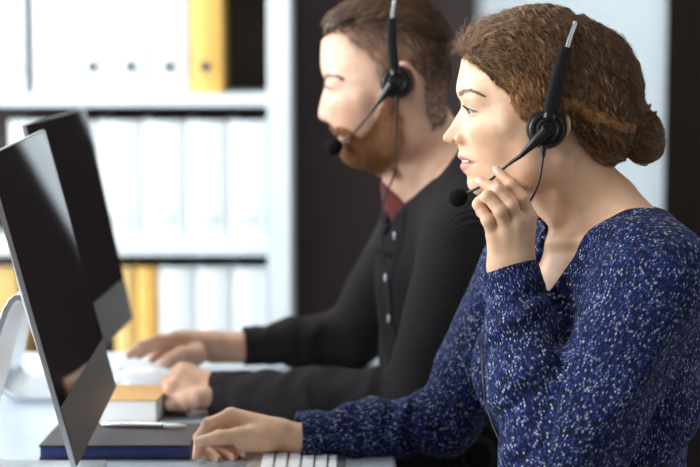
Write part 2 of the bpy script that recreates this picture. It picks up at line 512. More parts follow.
def make_binder(x0, x1, z0, h, mat, kind):
    """spine faces the room; kind: ring hole, label plate or plain"""
    y0 = SY+.018; d = .27; cx = (x0+x1)/2; wv = (x1-x0)
    o = empty('ring_binder', (cx, y0+d/2, z0))
    t = .004
    b = MB()
    n = 7; prof = []
    for k in range(n):                                     # gently rounded spine
        a = k/(n-1); prof.append((x0+wv*a, y0-.006*math.sin(math.pi*a)+.006))
    prof += [(x1, y0+d), (x1-t, y0+d), (x1-t, y0+.012), (x0+t, y0+.012), (x0+t, y0+d), (x0, y0+d)]
    b.prism(prof, 2, z0, z0+h)
    cv = b.build('cover', mat, o, bevel=.0008, seg=1)
    MB().box(x0+t+.002, x1-t-.004, y0+.03, y0+d-.008, z0+.004, z0+h-.014).build('paper', M['paper'], o)
    if kind in ('hole', 'both'):
        MB().lathe((cx, y0-.0005, z0+.062), (0, 1, 0), [(.0085, 0), (.013, -.0005), (.013, .001), (.0085, .0015)], 24).build('finger_ring', M['ring_dark'], cv, smooth=True)
    if kind in ('label', 'both'):
        zl = z0+.045 if kind == 'label' else z0+.15
        g = MB().box(cx-.024, cx+.024, y0-.0015, y0+.004, zl, zl+.026); p = g.build('label_holder', M['binder_label'], cv, bevel=.0005)
    return o
UP = 'white ring binders on the upper shelf'; MI = 'white ring binders on the middle shelf'; LO = 'ring binders on the lower shelf'
def bind(pa, pb, row, mat, kind, label, group):
    z0 = zb[row]+th/2+.0005
    h = .288 if row != 3 else .285
    o = make_binder(bx(pa, SY+.018)+.001, bx(pb, SY+.018)-.001, z0, h, mat, kind); tag(o, label, 'binder', group)
wm = M['binder_white']
bind(-6, 27, 2, wm, 'label', 'white ring binder at the left edge of the upper shelf, its spine plate showing', UP)
bind(34, 74, 2, wm, 'label', 'white ring binder with a spine plate, second from the left on the upper shelf', UP)
bind(75, 112, 2, wm, 'hole', 'white ring binder with a finger hole, third from the left on the upper shelf', UP)
bind(113, 150, 2, wm, 'hole', 'white ring binder with a finger hole, fourth from the left on the upper shelf', UP)
bind(151, 189, 2, wm, 'hole', 'white ring binder with a finger hole, directly beside the yellow binder on the upper shelf', UP)
bind(190, 222, 2, M['binder_yellow'], 'hole', 'yellow ring binder with a dark finger hole at the end of the upper shelf', 'yellow ring binders')
mids = [(-38, 7), (8, 52), (53, 96), (97, 140), (141, 184), (185, 227), (228, 266)]
ml = [None, 'white ring binder on the middle shelf seen just left of the nearer monitor top', 'white ring binder on the middle shelf glimpsed above the monitors',
      'white ring binder on the middle shelf touching the rear monitor edge', 'white ring binder on the middle shelf, third from the side panel', 'white ring binder on the middle shelf, second from the side panel',
      'white ring binder on the middle shelf right beside the side panel']
for (a, b), l in zip(mids, ml):
    if l: bind(a, b, 3, wm, 'label', l, MI)
bind(-30, 14, 4, M['binder_ochre'], 'plain', 'yellow ring binder at the far left of the lower shelf behind the monitor stand', 'yellow ring binders')
bind(112, 133, 4, M['binder_ochre'], 'plain', 'narrow yellow binder on the lower shelf right beside the rear monitor corner', 'yellow ring binders')
bind(134, 156, 4, M['binder_yellow'], 'plain', 'narrow yellow binder on the lower shelf next to the white ones', 'yellow ring binders')
bind(157, 193, 4, wm, 'plain', 'white binder on the lower shelf directly beside the yellow binders', LO)
bind(194, 230, 4, wm, 'plain', 'white binder on the lower shelf, between two other white ones', LO)
bind(231, 266, 4, wm, 'plain', 'white binder at the right end of the lower shelf above the dark sleeve', LO)

# ------------------------------------------------------------------ desk
DZ = .75
dk = empty('desk', (-.62, 2.6, 0), 'long pale blue-grey office desk the two people work at', 'desk')
DX0, DX1, DY0, DY1 = -1.3, .062, 1.75, 3.40
MB().box(DX0, DX1, DY0, DY1, DZ-.028, DZ).build('tabletop', M['desk'], dk, bevel=.006, seg=3)
for x in (DX0+.06, DX1-.14):
    for y in (DY0+.06, DY1-.12):
        MB().box(x, x+.05, y, y+.05, 0, DZ-.0285).build('leg', M['desk_leg'], dk, bevel=.003)
MB().box(DX0+.111, DX1-.141, DY1-.10, DY1-.08, .35, DZ-.029).build('modesty_panel', M['desk_edge'], dk)

# ------------------------------------------------------------------ monitors
def make_monitor(name, Y0, Y1, xn, xf, zbot, lean, Hh, label):
    """slim aluminium all-in-one: glass front facing +x, chin, curved back, bent foot"""
    yc = (Y0+Y1)/2; xc = (xn+xf)/2; Wd = math.hypot(Y1-Y0, xf-xn)
    ang = math.atan2(xf-xn, Y1-Y0)
    o = empty(name, (xc, yc, DZ), label, 'monitor')
    ca, sa = math.cos(ang), math.sin(ang); cl, sl = math.cos(lean), math.sin(lean)
    def L(a, b, c):
        """a across the width, b out of the screen, c up the panel"""
        bx_ = b*cl-c*sl; up = b*sl+c*cl
        return (xc+bx_*ca+a*sa, yc+a*ca-bx_*sa, zbot+up)
    w2 = Wd/2; chin = .072
    def slab(a0, a1, b0, b1, c0, c1):
        m = MB(); V = [L(a, b, c) for c in (c0, c1) for a, b in ((a0, b0), (a1, b0), (a1, b1), (a0, b1))]
        return m.add(V, [(0,3,2,1),(4,5,6,7),(0,1,5,4),(1,2,6,5),(2,3,7,6),(3,0,4,7)])
    # shell with bulged back
    m = MB(); na, nc = 16, 14; V = []; Fc = []
    for j in range(nc+1):
        for i in range(na+1):
            u = i/na*2-1; v = j/nc*2-1
            bul = -.006-.034*max(0, (1-u*u))**1.3*max(0, (1-v*v))**.8
            V.append(L(u*w2, bul, (v*.5+.5)*Hh))
    for j in range(nc):
        for i in range(na):
            k = j*(na+1)+i; Fc.append((k, k+1, k+na+2, k+na+1))
    m.add(V, Fc)
    V = [L(u, b, c) for c in (0, Hh) for u, b in ((-w2, -.006), (w2, -.006), (w2, 0), (-w2, 0))]
    m.add(V, [(4,5,6,7), (0,3,2,1), (0,4,7,3), (1,2,6,5), (3,7,6,2)])
    m.build('shell', M['alu'], o, smooth=True)
    slab(-w2+.0015, w2-.0015, .0002, .0014, .001, chin).build('chin', M['alu_face'], o)
    sc = slab(-w2+.0015, w2-.0015, .0002, .0016, chin+.0004, Hh-.0015).build('screen', M['screen'], o)
    # foot: bent aluminium strap
    hx = -.035; s = MB(); pr = []
    hz = zbot-DZ+.17
    out = [(xc-.065, DZ+hz), (xc-.10, DZ+hz-.012), (xc-.152, DZ+.055), (xc-.157, DZ+.026), (xc-.143, DZ+.009), (xc-.115, DZ+.0045), (xc+.0, DZ+.0045)]
    wdt = .085
    P, _ = spline([(a, 0, b) for a, b in out], .01, 6)
    T = np.gradient(P, axis=0); T /= np.linalg.norm(T, axis=1)[:, None]; Nn = np.stack([-T[:, 2], T[:, 0]*0, T[:, 0]], 1)
    n = len(P); V = []; Fc = []
    for i in range(n):
        hw = wdt*(1 if i > 0 else 1)
        for dy in (-hw, hw):
            for sgn in (-1, 1):
                q = P[i]+Nn[i]*sgn*.004; V.append((q[0], yc+dy, q[2]))
    for i in range(n-1):
        b = i*4
        Fc += [(b, b+4, b+6, b+2), (b+1, b+3, b+7, b+5), (b, b+1, b+5, b+4), (b+2, b+6, b+7, b+3)]
    Fc += [(0, 2, 3, 1), ((n-1)*4, (n-1)*4+1, (n-1)*4+3, (n-1)*4+2)]
    MB().add(V, Fc).build('stand', M['alu'], o, smooth=True, bevel=.0015)
    return o
lean = R(14.6)
make_monitor('computer_monitor', 2.2, 2.68, -.316, -.328, zt(467, 2.2), lean, .373, 'nearer slim aluminium monitor with dark glossy screen leaning back, its lower corner beside the notebook')
make_monitor('computer_monitor', 2.80, 3.27, -.392, -.370, zt(320, 3.27)+.002, R(12), .366, "rear aluminium monitor in front of the man's hands, its bent foot visible at left")

# ------------------------------------------------------------------ things on the desk
nb = empty('notebook', (-.316, 2.634, DZ), 'closed dark notebook with blue page edges lying beside the woman\'s hand', 'notebook')
a0, a1 = W(39, 460, 2.563)[0], W(190, 460, 2.563)[0]
def quadslab(z0, z1, inset=0, y0=2.563, y1=2.704, dx=.006):
    m = MB(); i = inset
    V = [(a0+i, y0+i, z0), (a1-i, y0+i, z0), (a1+dx-i, y1-i, z0), (a0+dx+i, y1-i, z0)]
    V += [(x, y, z1) for x, y, _ in V]
    return m.add(V, [(0,3,2,1),(4,5,6,7),(0,1,5,4),(1,2,6,5),(2,3,7,6),(3,0,4,7)])
quadslab(DZ+.0003, DZ+.0034).build('back_cover', M['note_cover'], nb, bevel=.0008)
quadslab(DZ+.0035, DZ+.0168, .0015).build('pages', M['note_blue'], nb, bevel=.0006)
quadslab(DZ+.0169, DZ+.0205).build('front_cover', M['note_cover'], nb, bevel=.0008)
# pen on the notebook
pz = DZ+.0205+.0038
p0 = W(102, 424.5, 2.678); p1 = W(187, 426.5, 2.667); p0[2] = pz; p1[2] = pz
pn = empty('pen', (p0+p1)/2, 'slim silver-white pen lying on the dark notebook', 'pen')
dirp = (p1-p0)/np.linalg.norm(p1-p0); Lp = np.linalg.norm(p1-p0)
MB().lathe(p0, dirp, [(.002, 0), (.0034, .004), (.0037, .03), (.0037, Lp*.7)], 20).build('barrel', M['alu'], pn, smooth=True)
MB().lathe(p0+dirp*Lp*.7, dirp, [(.0038, 0), (.0038, .003)], 20).build('ring', M['steel'], pn, smooth=True)
MB().lathe(p0+dirp*(Lp*.7+.003), dirp, [(.0035, 0), (.0030, .018), (.0012, Lp*.3-.005), (.0004, Lp*.3-.003)], 20).build('tip', M['mouse'], pn, smooth=True)
MB().box(p0[0]+.006, p0[0]+.042, p0[1]-.0012, p0[1]+.0012, pz+.0038, pz+.0048).build('clip', M['steel'], pn, bevel=.0003)
# thick note block with tan cover
x0, x1 = W(96, 410, 2.79)[0], W(157, 410, 2.79)[0]
bl = empty('note_block', ((x0+x1)/2, 2.85, DZ), 'thick white paper block with a tan cover standing behind the notebook', 'note block')
def skew(m, y0=2.79, k=.05):
    m.v = [(x+(y-y0)*k*2, y, z) for x, y, z in m.v]; return m
skew(MB().box(x0+.002, x1-.002, 2.792, 2.903, DZ+.003, DZ+.034)).build('paper_stack', M['paper'], bl, bevel=.0008)
skew(MB().box(x0, x1, 2.79, 2.905, DZ+.0342, DZ+.0365)).build('cover', M['tan'], bl, bevel=.0006)
skew(MB().box(x0, x1, 2.79, 2.905, DZ+.0004, DZ+.0028)).build('back_board', M['tan'], bl, bevel=.0006)
# keyboard (aluminium slab, white keys)
kx0, kx1 = W(249, 455, 2.568)[0], W(345, 455, 2.568)[0]
ky1 = 2.572; ky0 = 2.19
kb = empty('computer_keyboard', ((kx0+kx1)/2, (ky0+ky1)/2, DZ), "thin aluminium keyboard with white keys beside the woman's wrist", 'keyboard')
MB().prism([(kx0, DZ+.0006), (kx1, DZ+.0006), (kx1, DZ+.005), (kx0+.008, DZ+.0105), (kx0, DZ+.009)], 1, ky0, ky1).build('base', M['alu'], kb, bevel=.0012)
kt = []
ncol = 6; pit = .0176; ox = kx0+.020
for c in range(ncol):
    yy = ky1-.006; r = 0
    while yy-.016 > ky0+.006:
        wdy = .0162
        if c == 0: wdy = .0162
        if c == 5 and r == 0: wdy = .0162
        if c == 1 and r == 1: wdy = .0262
        x_ = ox+c*pit; hx = .0149 if c < 5 else .0105
        z_ = DZ+.0105-(x_-kx0)*.052
        kt.append((x_, x_+hx, yy-wdy, yy, z_, z_+.0018)); yy -= wdy+.0027; r += 1
kt.sort(key=lambda q: -q[3])
for q in kt[:96]:
    MB().box(*q).build('key', M['key'], kb, bevel=.0007, seg=1)
rest = MB()
for q in kt[96:]: rest.box(*q)
if rest.v:
    o = rest.build('keys', M['key'], kb); o['kind'] = 'stuff'
# computer mouse under the man's right hand
mc = W(146, 388, 3.085); mc[2] = DZ
ms = empty('computer_mouse', mc, "white computer mouse under the man's right hand", 'mouse')
def mouse_f(P):
    f = ell(P, (mc[0], mc[1], DZ+.004), (.056, .031, .030))
    return smax(f, (DZ+.002)-P[:, 2], .004)
V, Q = extract(mouse_f, mc-np.array([.08, .05, .01]), mc+np.array([.08, .05, .05]), .0015)
np_mesh('shell', V, Q, M['mouse'], ms)
MB().box(mc[0]-.045, mc[0]+.045, mc[1]-.022, mc[1]+.022, DZ+.0003, DZ+.0022).build('glide_base', M['desk_edge'], ms)
MB().lathe((mc[0]-.038, mc[1], DZ+.0255), (0, 1, 0), [(.0035, -.0035), (.0042, 0), (.0035, .0035)], 16).build('scroll_wheel', M['desk_edge'], ms, smooth=True)
# ------------------------------------------------------------------ heads
def make_head_sdf(Yc, scale, cran, face, chin, gon, prof, sig, eye, wing, nostril, mouth, jawfill, brow, cheek, ear, extra=None):
    """all positions are photo points on the head's own mid plane; s is the distance sideways from it"""
    w = lambda px, py: (W(px, py, Yc)[0], W(px, py, Yc)[2])
    cx, cz = w(*cran[0]); fx, fz = w(*face[0])
    def fold(P):
        Q = P.copy(); Q[:, 1] = np.abs(P[:, 1]-Yc); return Q
    def P3(p, s):
        x, z = w(*p); return (x, s, z)
    def base(Q):
        f = ell(Q, (cx, 0, cz), cran[1])
        g = ell(Q, (fx, 0, fz), face[1])
        f = smin(f, g, .022)
        a = P3(chin[0], .011); b = P3(gon[0], gon[1])
        f = smin(f, cone(Q, a, b, chin[1], gon[2]), .018)
        f = smin(f, cone(Q, P3(jawfill[0], .0), P3(jawfill[1], .012), jawfill[2], jawfill[3]), .022)
        f = smin(f, cone(Q, P3(gon[0], gon[1]-.002), P3(gon[3], gon[4]), gon[2], .016), .02)
        f = smin(f, cone(Q, P3(brow[0], .0), P3(brow[1], .038), .011, .012), .016)
        f = smin(f, cone(Q, P3(cheek[0], .030), P3(cheek[1], .056), .013, .012), .018)
        return f
    # measure the plain face on the mid plane and find how far the traced profile stands off it
    zs = np.linspace(w(0, prof[0][1])[1]+.002, w(0, prof[-1][1])[1]-.002, 260)
    tr = np.array([w(*p) for p in prof]); ot = np.argsort(tr[:, 1])
    xs = np.linspace(cx-.14, cx, 700)
    dev = np.zeros(len(zs))
    for i, z in enumerate(zs):
        Q = np.zeros((len(xs), 3), f32); Q[:, 0] = xs; Q[:, 2] = z
        v = base(Q); k = np.argmax(v < 0)
        xb = xs[k-1]+(xs[k]-xs[k-1])*v[k-1]/(v[k-1]-v[k]) if k > 0 else xs[0]
        dev[i] = xb-np.interp(z, tr[ot, 1], tr[ot, 0])
    o = np.argsort(zs); zs = zs[o]; dev = dev[o]
    ker = np.ones(3)/3; dev = np.convolve(np.pad(dev, 1, mode='edge'), ker, 'valid')
    top, bot = zs[-1], zs[0]
    sg = np.array([(w(0, py)[1], s) for py, s in sig]); og = np.argsort(sg[:, 0])
    ex, ez = w(*eye['c']); es = eye['s']; er = eye['r']
    wx, wz = w(*wing[0]); nx, nz = w(*nostril[0]); mx, mz = w(*mouth['c'])
    earx, earz = w(*ear['c'])
    def f(P):
        Q = fold(P); s = Q[:, 1]; z = Q[:, 2]; x = Q[:, 0]
        d = np.interp(z, zs, dev, left=dev[0], right=dev[-1]).astype(f32)
        fade = sstep(bot-.006, bot+.008, z)*(1-sstep(top-.010, top+.012, z))
        sgm = np.interp(z, sg[og, 0], sg[og, 1]).astype(f32)
        xf = cx-cran[1][0]
        m = 1-sstep(xf+.035, xf+.095, x)
        wgt = np.exp(-(s/sgm)**2)
        soc = -eye['deep']*np.exp(-((s-es)/.0165)**2-((z-ez)/.0125)**2)
        soc = soc-.0035*np.exp(-((s-.021)/.010)**2-((z-(mz+.004))/.011)**2)*0.4
        soc = soc+.0022*np.exp(-((s-.040)/.014)**2-((z-(nz+.004))/.016)**2)
        Q2 = Q.copy(); Q2[:, 0] = x+(d*wgt*fade+soc)*m
        g = base(Q2)
        # wings of the nose and nostrils
        g = smin(g, ell(Q, (wx, wing[2], wz), wing[1]), .0030)
        g = smax(g, -ell(Q, (nx, nostril[2], nz), nostril[1]), .0016)
        # eyelids: a shell round the ball, cut open as an almond
        lid = sph(Q, (ex, es, ez), er+.0016)
        g = smin(g, lid, .0045)
        a = (s-es+.001); b = z-ez-eye['b0']+a*.08
        up = b-eye['up']*np.clip(1-(a/eye['w'])**2, -.6, 1); lo = -b-eye['lo']*np.clip(1-(a/eye['w'])**2, -.6, 1)
        cut = np.maximum(np.maximum(up, lo), sph(Q, (ex, es, ez), er+.0045)); cut = np.maximum(cut, x-(ex+.004))
        g = smax(g, -cut, .0009)
        # fold above the upper lid
        cr = np.abs(z-(ez+eye['b0']+eye['up']+.0032-(a/.016)**2*.003))-.0004
        cr = np.maximum(cr, np.abs(a)-.0135); cr = np.maximum(cr, np.abs(sph(Q, (ex, es, ez), er+.0025))-.003)
        g = g+.0007*np.exp(-(np.maximum(cr, 0)/.0008)**2)
        # mouth slit and corner
        ml = ell(Q, (mx, 0, mz), mouth['r'])
        g = smax(g, -ml, .0018)
        co_ = cone(Q, (mouth['cx'](w)[0], mouth['cs'], mouth['cx'](w)[1]), (mx-.002, .010, mz+.0004), .0011, .0007)
        g = smax(g, -co_, .003)
        # ear
        q = np.stack([x-earx, s-ear['s'], z-earz], 1)
        ca, sa_ = math.cos(ear['tilt']), math.sin(ear['tilt'])
        qx = q[:, 0]*ca-q[:, 2]*sa_; qz = q[:, 0]*sa_+q[:, 2]*ca; qy = q[:, 1]-np.clip(qx, -1, .05)*.45
        q2 = np.stack([qx, qy, qz], 1).astype(f32)
        e1 = ell(q2, (0, 0, 0), (ear['w'], .006, ear['h']))
        e1 = smax(e1, -ell(q2, (-.001, .006, .003), (ear['w']*.72, .0065, ear['h']*.74)), .002)
        e1 = smin(e1, cone(q2, (-.004, .002, -.006), (.004, .003, .016), .0022, .002), .003)
        g = smin(g, e1, .004)
        if extra is not None: g = extra(P, Q, g)
        return g
    f.w = w; f.eye = (ex, es, ez, er); f.mouth = (mx, mz); f.Yc = Yc
    return f

def ellipse_mask(a, b, ra, rb, soft=.35):
    r = np.sqrt((a/ra)**2+(b/rb)**2); return 1-sstep(1-soft, 1+soft, r)

def eyes(h, parent, iris, gaze=(-1, 0, -.1)):
    ex, es, ez, er = h.eye
    for sgn in (-1, 1):
        c = np.array([ex, h.Yc+sgn*es, ez]); n = 28; V = []; col = []
        fwd = np.array(gaze, float); fwd /= np.linalg.norm(fwd); u = np.array([0, 1.0, 0]); v = np.cross(fwd, u)
        Fq = []
        for i in range(n+1):
            th = math.pi*i/n
            for k in range(n):
                ph = 2*math.pi*k/n
                d = fwd*math.cos(th)+(u*math.cos(ph)+v*math.sin(ph))*math.sin(th)
                rr = er*(1+.07*max(0, math.cos(th)-.87)/.13)
                V.append(c+d*rr)
                col.append((.008, .006, .005) if th < .21 else (iris if th < .47 else ((.03, .03, .035) if th < .54 else (.48, .41, .37))))
        for i in range(n):
            for k in range(n):
                Fq.append((i*n+k, i*n+(k+1) % n, (i+1)*n+(k+1) % n, (i+1)*n+k))
        np_mesh('eye', np.array(V), Fq, M['eye'], parent, col=np.array(col))

def lashes(h, parent, up, w, b0, length=.0075, n=34, col=(.012, .008, .006)):
    ex, es, ez, er = h.eye; r = np.random.default_rng(5)
    for sgn in (-1, 1):
        paths = []
        for k in range(n):
            a = -w*.9+1.85*w*k/(n-1)+.0003*r.normal(); b = up*(1-(a/w)**2)+b0-a*.08
            lat = a
            rr = er+.0014; dx = -math.sqrt(max(1e-9, rr*rr-lat*lat-b*b))
            p = np.array([ex+dx, h.Yc+sgn*(es+lat-.001), ez+b])
            out = p-np.array([ex, h.Yc+sgn*es, ez]); out /= np.linalg.norm(out)
            L_ = length*(.7+.4*k/n)
            q = [p, p+out*L_*.45+np.array([0, sgn*.0006, -.0002]), p+out*L_*.8+np.array([0, sgn*.0015, .0009]), p+out*L_+np.array([0, sgn*.0022, .0026])]
            paths.append(q)
        paths = np.array(paths); S = len(paths)
        rad = np.tile(np.array([.00016, .00014, .00010, .00004]), (S, 1))
        strand_mesh('eyelashes', paths, rad, np.tile(np.array(col), (S, 1)), M['hair'], parent)

def brows(h, f, parent, pts, srange, n, col, length=.009, seed=3, spread=.0022, fall=0.0):
    """pts: photo points of the brow line; srange: sideways distance at each"""
    r = np.random.default_rng(seed)
    P = np.array([h.w(*p) for p in pts]); ss = np.array(srange); t = np.linspace(0, 1, len(pts))
    for sgn in (-1, 1):
        roots = []; dirs = []
        for k in range(n):
            u = r.uniform(0, 1); x = np.interp(u, t, P[:, 0]); z = np.interp(u, t, P[:, 1])+r.normal(0, spread)*(1-.6*u); s = np.interp(u, t, ss)
            roots.append((x-.004, h.Yc+sgn*s, z)); dirs.append((.55, sgn*.7, .30*(1-1.9*u)+r.normal(0, .06)))
        roots = np.array(roots, f32)
        for _ in range(6):
            f0, G = grad(f, roots, .001); n_ = G/(np.linalg.norm(G, axis=1, keepdims=True)+1e-9)
            roots = (roots-n_*np.clip(f0-.0001, -.004, .004)[:, None]).astype(f32)
        D = np.array(dirs)
        path = grow(f, roots, lambda p, t_: D, .0003, np.full(len(roots), length)*r.uniform(.6, 1.1, len(roots)), 6, np.full(len(roots), .00005), np.full(len(roots), .02), seed, .06)
        S = len(path)
        rad = np.linspace(.00017, .00006, 6)[None].repeat(S, 0)
        cc = np.array(col)[None]*r.uniform(.6, 1.4, (S, 1))
        strand_mesh('eyebrow', path, rad, cc, M['hair'], parent)
# ------------------------------------------------------------------ the woman
YW = 2.42
wprof = [(461.5,58),(460.5,66),(458.3,76),(456.6,84),(456.2,91),(457.6,96),(460.6,101),(461.8,104.5),(460.6,109),(457.6,114),(454,120),(450.5,126),(446.5,131.5),(443.7,135),(442.8,138),(443.8,140.8),(447,142.6),(453,143.8),
         (457.2,145),(458.8,148.5),(459.0,151.5),(457.6,154.5),(457.6,157),(459.8,159.4),(462.6,160.6),(461.6,162.6),(460.2,165.5),(460.6,168.5),(463.6,172),(467.2,175.4),(468.0,179),(467.8,183),(469,187.5),(472.4,192)]
wsig = [(50,.09),(88,.06),(97,.020),(105,.0125),(115,.0095),(128,.0105),(136,.0125),(142,.0125),(146,.016),(152,.020),(160,.023),(168,.021),(176,.022),(184,.024),(195,.03)]
neck_w = [W(561,150,2.42), W(581,222,2.435)]
def w_extra(P, Q, g):
    return g
hw = make_head_sdf(YW, 803, cran=((533,87),(.0925,.074,.088)), face=((506,134),(.050,.057,.066)), chin=((486,182.5),.0150),
    gon=((531,166),.043,.017,(524,128),.053), prof=wprof, sig=wsig,
    eye=dict(c=(476.0,108.8), s=.0305, r=.0118, deep=.0035, b0=-.0009, up=.0034, lo=.0030, w=.0150),
    wing=((461.2,138.2),(.0090,.0042,.0066),.0132), nostril=((455.0,142.6),(.0058,.0038,.0038),.0096),
    mouth=dict(c=(464.5,160.8), r=(.0085,.0165,.0009), cx=lambda w: w(474.0,161.3), cs=.0215),
    jawfill=((493,178),(530,150),.020,.042), brow=((470,95),(478,95)), cheek=((480,126),(503,120)),
    ear=dict(c=(553,119), s=.0725, w=.013, h=.020, tilt=R(-12)))
# torso frame: chest turned a little to the camera side
WT = R(21); WF = np.array([-math.cos(WT), -math.sin(WT), 0]); WL = np.array([math.sin(WT), -math.cos(WT), 0])
WN = W(590, 225, 2.43)
def tw(f, l, z): return WN+WF*f+WL*l+np.array([0, 0, z])
W_SL = tw(-.005, .165, -.048); W_SR = tw(-.005, -.165, -.048)
W_EL = W(556, 496, 2.20); W_WL = W(512.5, 266, 2.335)
W_ER = W(447, 422, 2.63); W_WR = W(292, 438, 2.575)
def w_torso(P):
    ax = (WF, WL, np.array([0, 0, 1.0]))
    f = ellR(P, tw(-.005, 0, -.155), (.105, .150, .17), ax)
    f = smin(f, ellR(P, tw(-.01, 0, -.36), (.098, .130, .19), ax), .06)
    f = smin(f, ellR(P, tw(0, 0, -.52), (.12, .165, .12), ax), .06)
    f = smin(f, cone(P, tw(-.01, -.13, -.055), tw(-.01, .13, -.055), .050, .050), .05)
    for s in (-1, 1):
        f = smin(f, sph(P, tw(.058, s*.072, -.20), .056), .045)
        f = smin(f, cone(P, tw(-.018, s*.035, .032), tw(-.016, s*.15, -.038), .028, .040), .045)
        f = smin(f, cone(P, tw(-.05, s*.06, -.06), tw(-.05, s*.08, -.2), .05, .05), .05)
    return f
def w_trunk(P, tr=None):
    f = cone(P, neck_w[0], neck_w[1], .051, .056)
    f = smin(f, w_torso(P) if tr is None else tr, .035)
    # throat muscles and collar bones
    for s, y in ((1, -.052), (-1, .052)):
        f = smin(f, cone(P, W(560, 160, 2.42+y*.95), tw(.052, s*.014, -.006), .012, .007), .012)
        f = smin(f, cone(P, tw(.060, s*.018, -.018), tw(.02, s*.14, .000), .0070, .010), .014)
    return smax(f, -sph(P, tw(.088, 0, .002), .016), .02)
def w_neckf(P, g):
    return smin(g, w_trunk(P, smax(w_torso(P), .95-P[:, 2], .01)), .022)
# raised left hand, joints as (photo x, photo y, depth)
def J(*a): return [W(*q) for q in a]
lh_f = [ # index, middle, ring, little, thumb
 (J((528.5,217,2.330),(522,198,2.323),(511.5,184.5,2.327),(497.5,171.0,2.338)), (.0092,.0080,.0073,.0060)),
 (J((517,221,2.320),(511,205,2.311),(498,190.5,2.316),(480.5,181.5,2.332)), (.0092,.0081,.0073,.0060)),
 (J((505,229,2.318),(500,211,2.306),(487.5,196.5,2.312),(478.5,201.5,2.336)), (.0089,.0078,.0071,.0060)),
 (J((494,236,2.322),(488,220,2.312),(478.5,204.5,2.318),(480.5,213,2.340)), (.0084,.0076,.0067,.0056)),
]
lh_t = (J((522,250,2.352),(524,226,2.366),(512,204,2.372),(497.5,187,2.362)), (.014,.0115,.0098,.0078))
wl2 = W_WL
def hand_sdf(P, fingers, thumb, wrist, wr, palm_r, kf=.0012):
    fs = None
    for pts, rs in fingers:
        g = chain(P, pts, rs, .003)
        for p_, r_ in zip(pts[1:3], rs[1:3]): g = smin(g, sph(P, p_, r_*1.06), .0025)
        fs = g if fs is None else smin(fs, g, kf)
    pm = None
    for (pts, rs), (wp, wrr), pr in zip(fingers, wrist, palm_r):
        g = cone(P, wp, pts[0], wrr, pr)
        pm = g if pm is None else smin(pm, g, .012)
    for i in range(len(fingers)-1):
        a = (np.array(fingers[i][0][0])+np.array(fingers[i+1][0][0]))/2
        b = (np.array(wrist[i][0])+np.array(wrist[i+1][0]))/2
        pm = smin(pm, cone(P, a*.85+b*.15, b, palm_r[i]*.95, wrist[i][1]), .010)
    f = smin(fs, pm, .0032)
    t = chain(P, thumb[0], thumb[1], .004)
    f = smin(f, t, .008)
    return f
def lh_sdf(P):
    wr = [(W(523,256,2.330),.0125),(W(515,261,2.327),.0135),(W(506,265,2.327),.0135),(W(499,268,2.330),.0120)]
    f = hand_sdf(P, lh_f, lh_t, wr, 0, (.0098,.0100,.0097,.0090))
    wrist = smin(cone(P, W(517.5,262,2.333), W(524,300,2.325), .0190, .023), cone(P, W(505,267,2.331), W(515,305,2.325), .0175, .022), .02)
    f = smin(f, wrist, .012)
    # tendons to the knuckles
    for (pts, rs), (wp, _) in zip(lh_f, wr):
        k = np.array(pts[0])+np.array([0, -.0035, 0]); b_ = np.array(wp)+np.array([0, -.008, 0])
        f = smin(f, cone(P, k, k*.45+b_*.55, .0072, .0045), .007)
    return f
# right hand resting on the desk
rh_f = [
 (J((231,416,2.565),(209,424.5,2.558),(200,438,2.556),(197.5,454.5,2.553)), (.0105,.0090,.0082,.0066)),
 (J((236,421,2.584),(211,433,2.592),(205,449,2.575),(217.5,459.5,2.556)), (.0102,.0090,.0082,.0068)),
 (J((245,425,2.600),(220,436,2.602),(215,450,2.584),(233,457.5,2.564)), (.0098,.0086,.0078,.0066)),
 (J((255,430,2.612),(232,440,2.612),(228,450,2.592),(244,455.0,2.572)), (.0092,.0078,.0070,.0060)),
]
rh_t = (J((262,434,2.554),(238,436,2.540),(219,437.5,2.530),(202.5,441.0,2.528)), (.0150,.0112,.0094,.0074))
def rh_sdf(P):
    wr = [(W(276,431,2.560),.0145),(W(278,432,2.572),.0150),(W(280,434,2.584),.0150),(W(281,437,2.592),.0140)]
    f = hand_sdf(P, rh_f, rh_t, wr, 0, (.0118,.0118,.0112,.0105))
    wrist = cone(P, W(276,436,2.570), W(315,439,2.578), .0180, .0205)
    wrist = smin(wrist, cone(P, W(276,439,2.586), W(315,441,2.590), .0172, .020), .015)
    f = smin(f, wrist, .012)
    f = smin(f, cone(P, W(266,441,2.553), W(246,443,2.548), .015, .012), .012)
    return f
def w_arms(P):
    f = cone(P, W_SL, W_EL, .040, .034); f = smin(f, cone(P, W_EL, W(518,290,2.33), .034, .025), .02)
    g = cone(P, W_SR, W_ER, .040, .034); g = smin(g, cone(P, W_ER, W(312,439.5,2.584), .034, .0215), .02)
    return np.minimum(f, g)
def w_core(P):
    g = inbox(P, hw, W(425, 205, YW)-[0, .14, .01], W(628, -5, YW)+[0, .14, .01])
    g = w_neckf(P, g)
    g = smin(g, w_arms(P), .02)
    return smin(g, inbox(P, rh_sdf, W(170, 480, 2.51)-[0, .03, 0], W(330, 395, 2.65)+[0, .03, 0]), .006)
def w_body(P):
    # the raised hand only touches the chin, it does not melt into it
    g = w_core(P)
    return smin(g, inbox(P, lh_sdf, W(455, 325, 2.28), W(550, 150, 2.40)), .0012)
QUAL = 1.0
woman = empty('person', (WN[0], WN[1], .45), 'woman with curly auburn bun and navy flecked blouse, one hand raised to her mouth', 'person')
V, Q = extract(w_body, (-.26, 2.12, .70), (.48, 2.76, 1.42), .0012*QUAL)
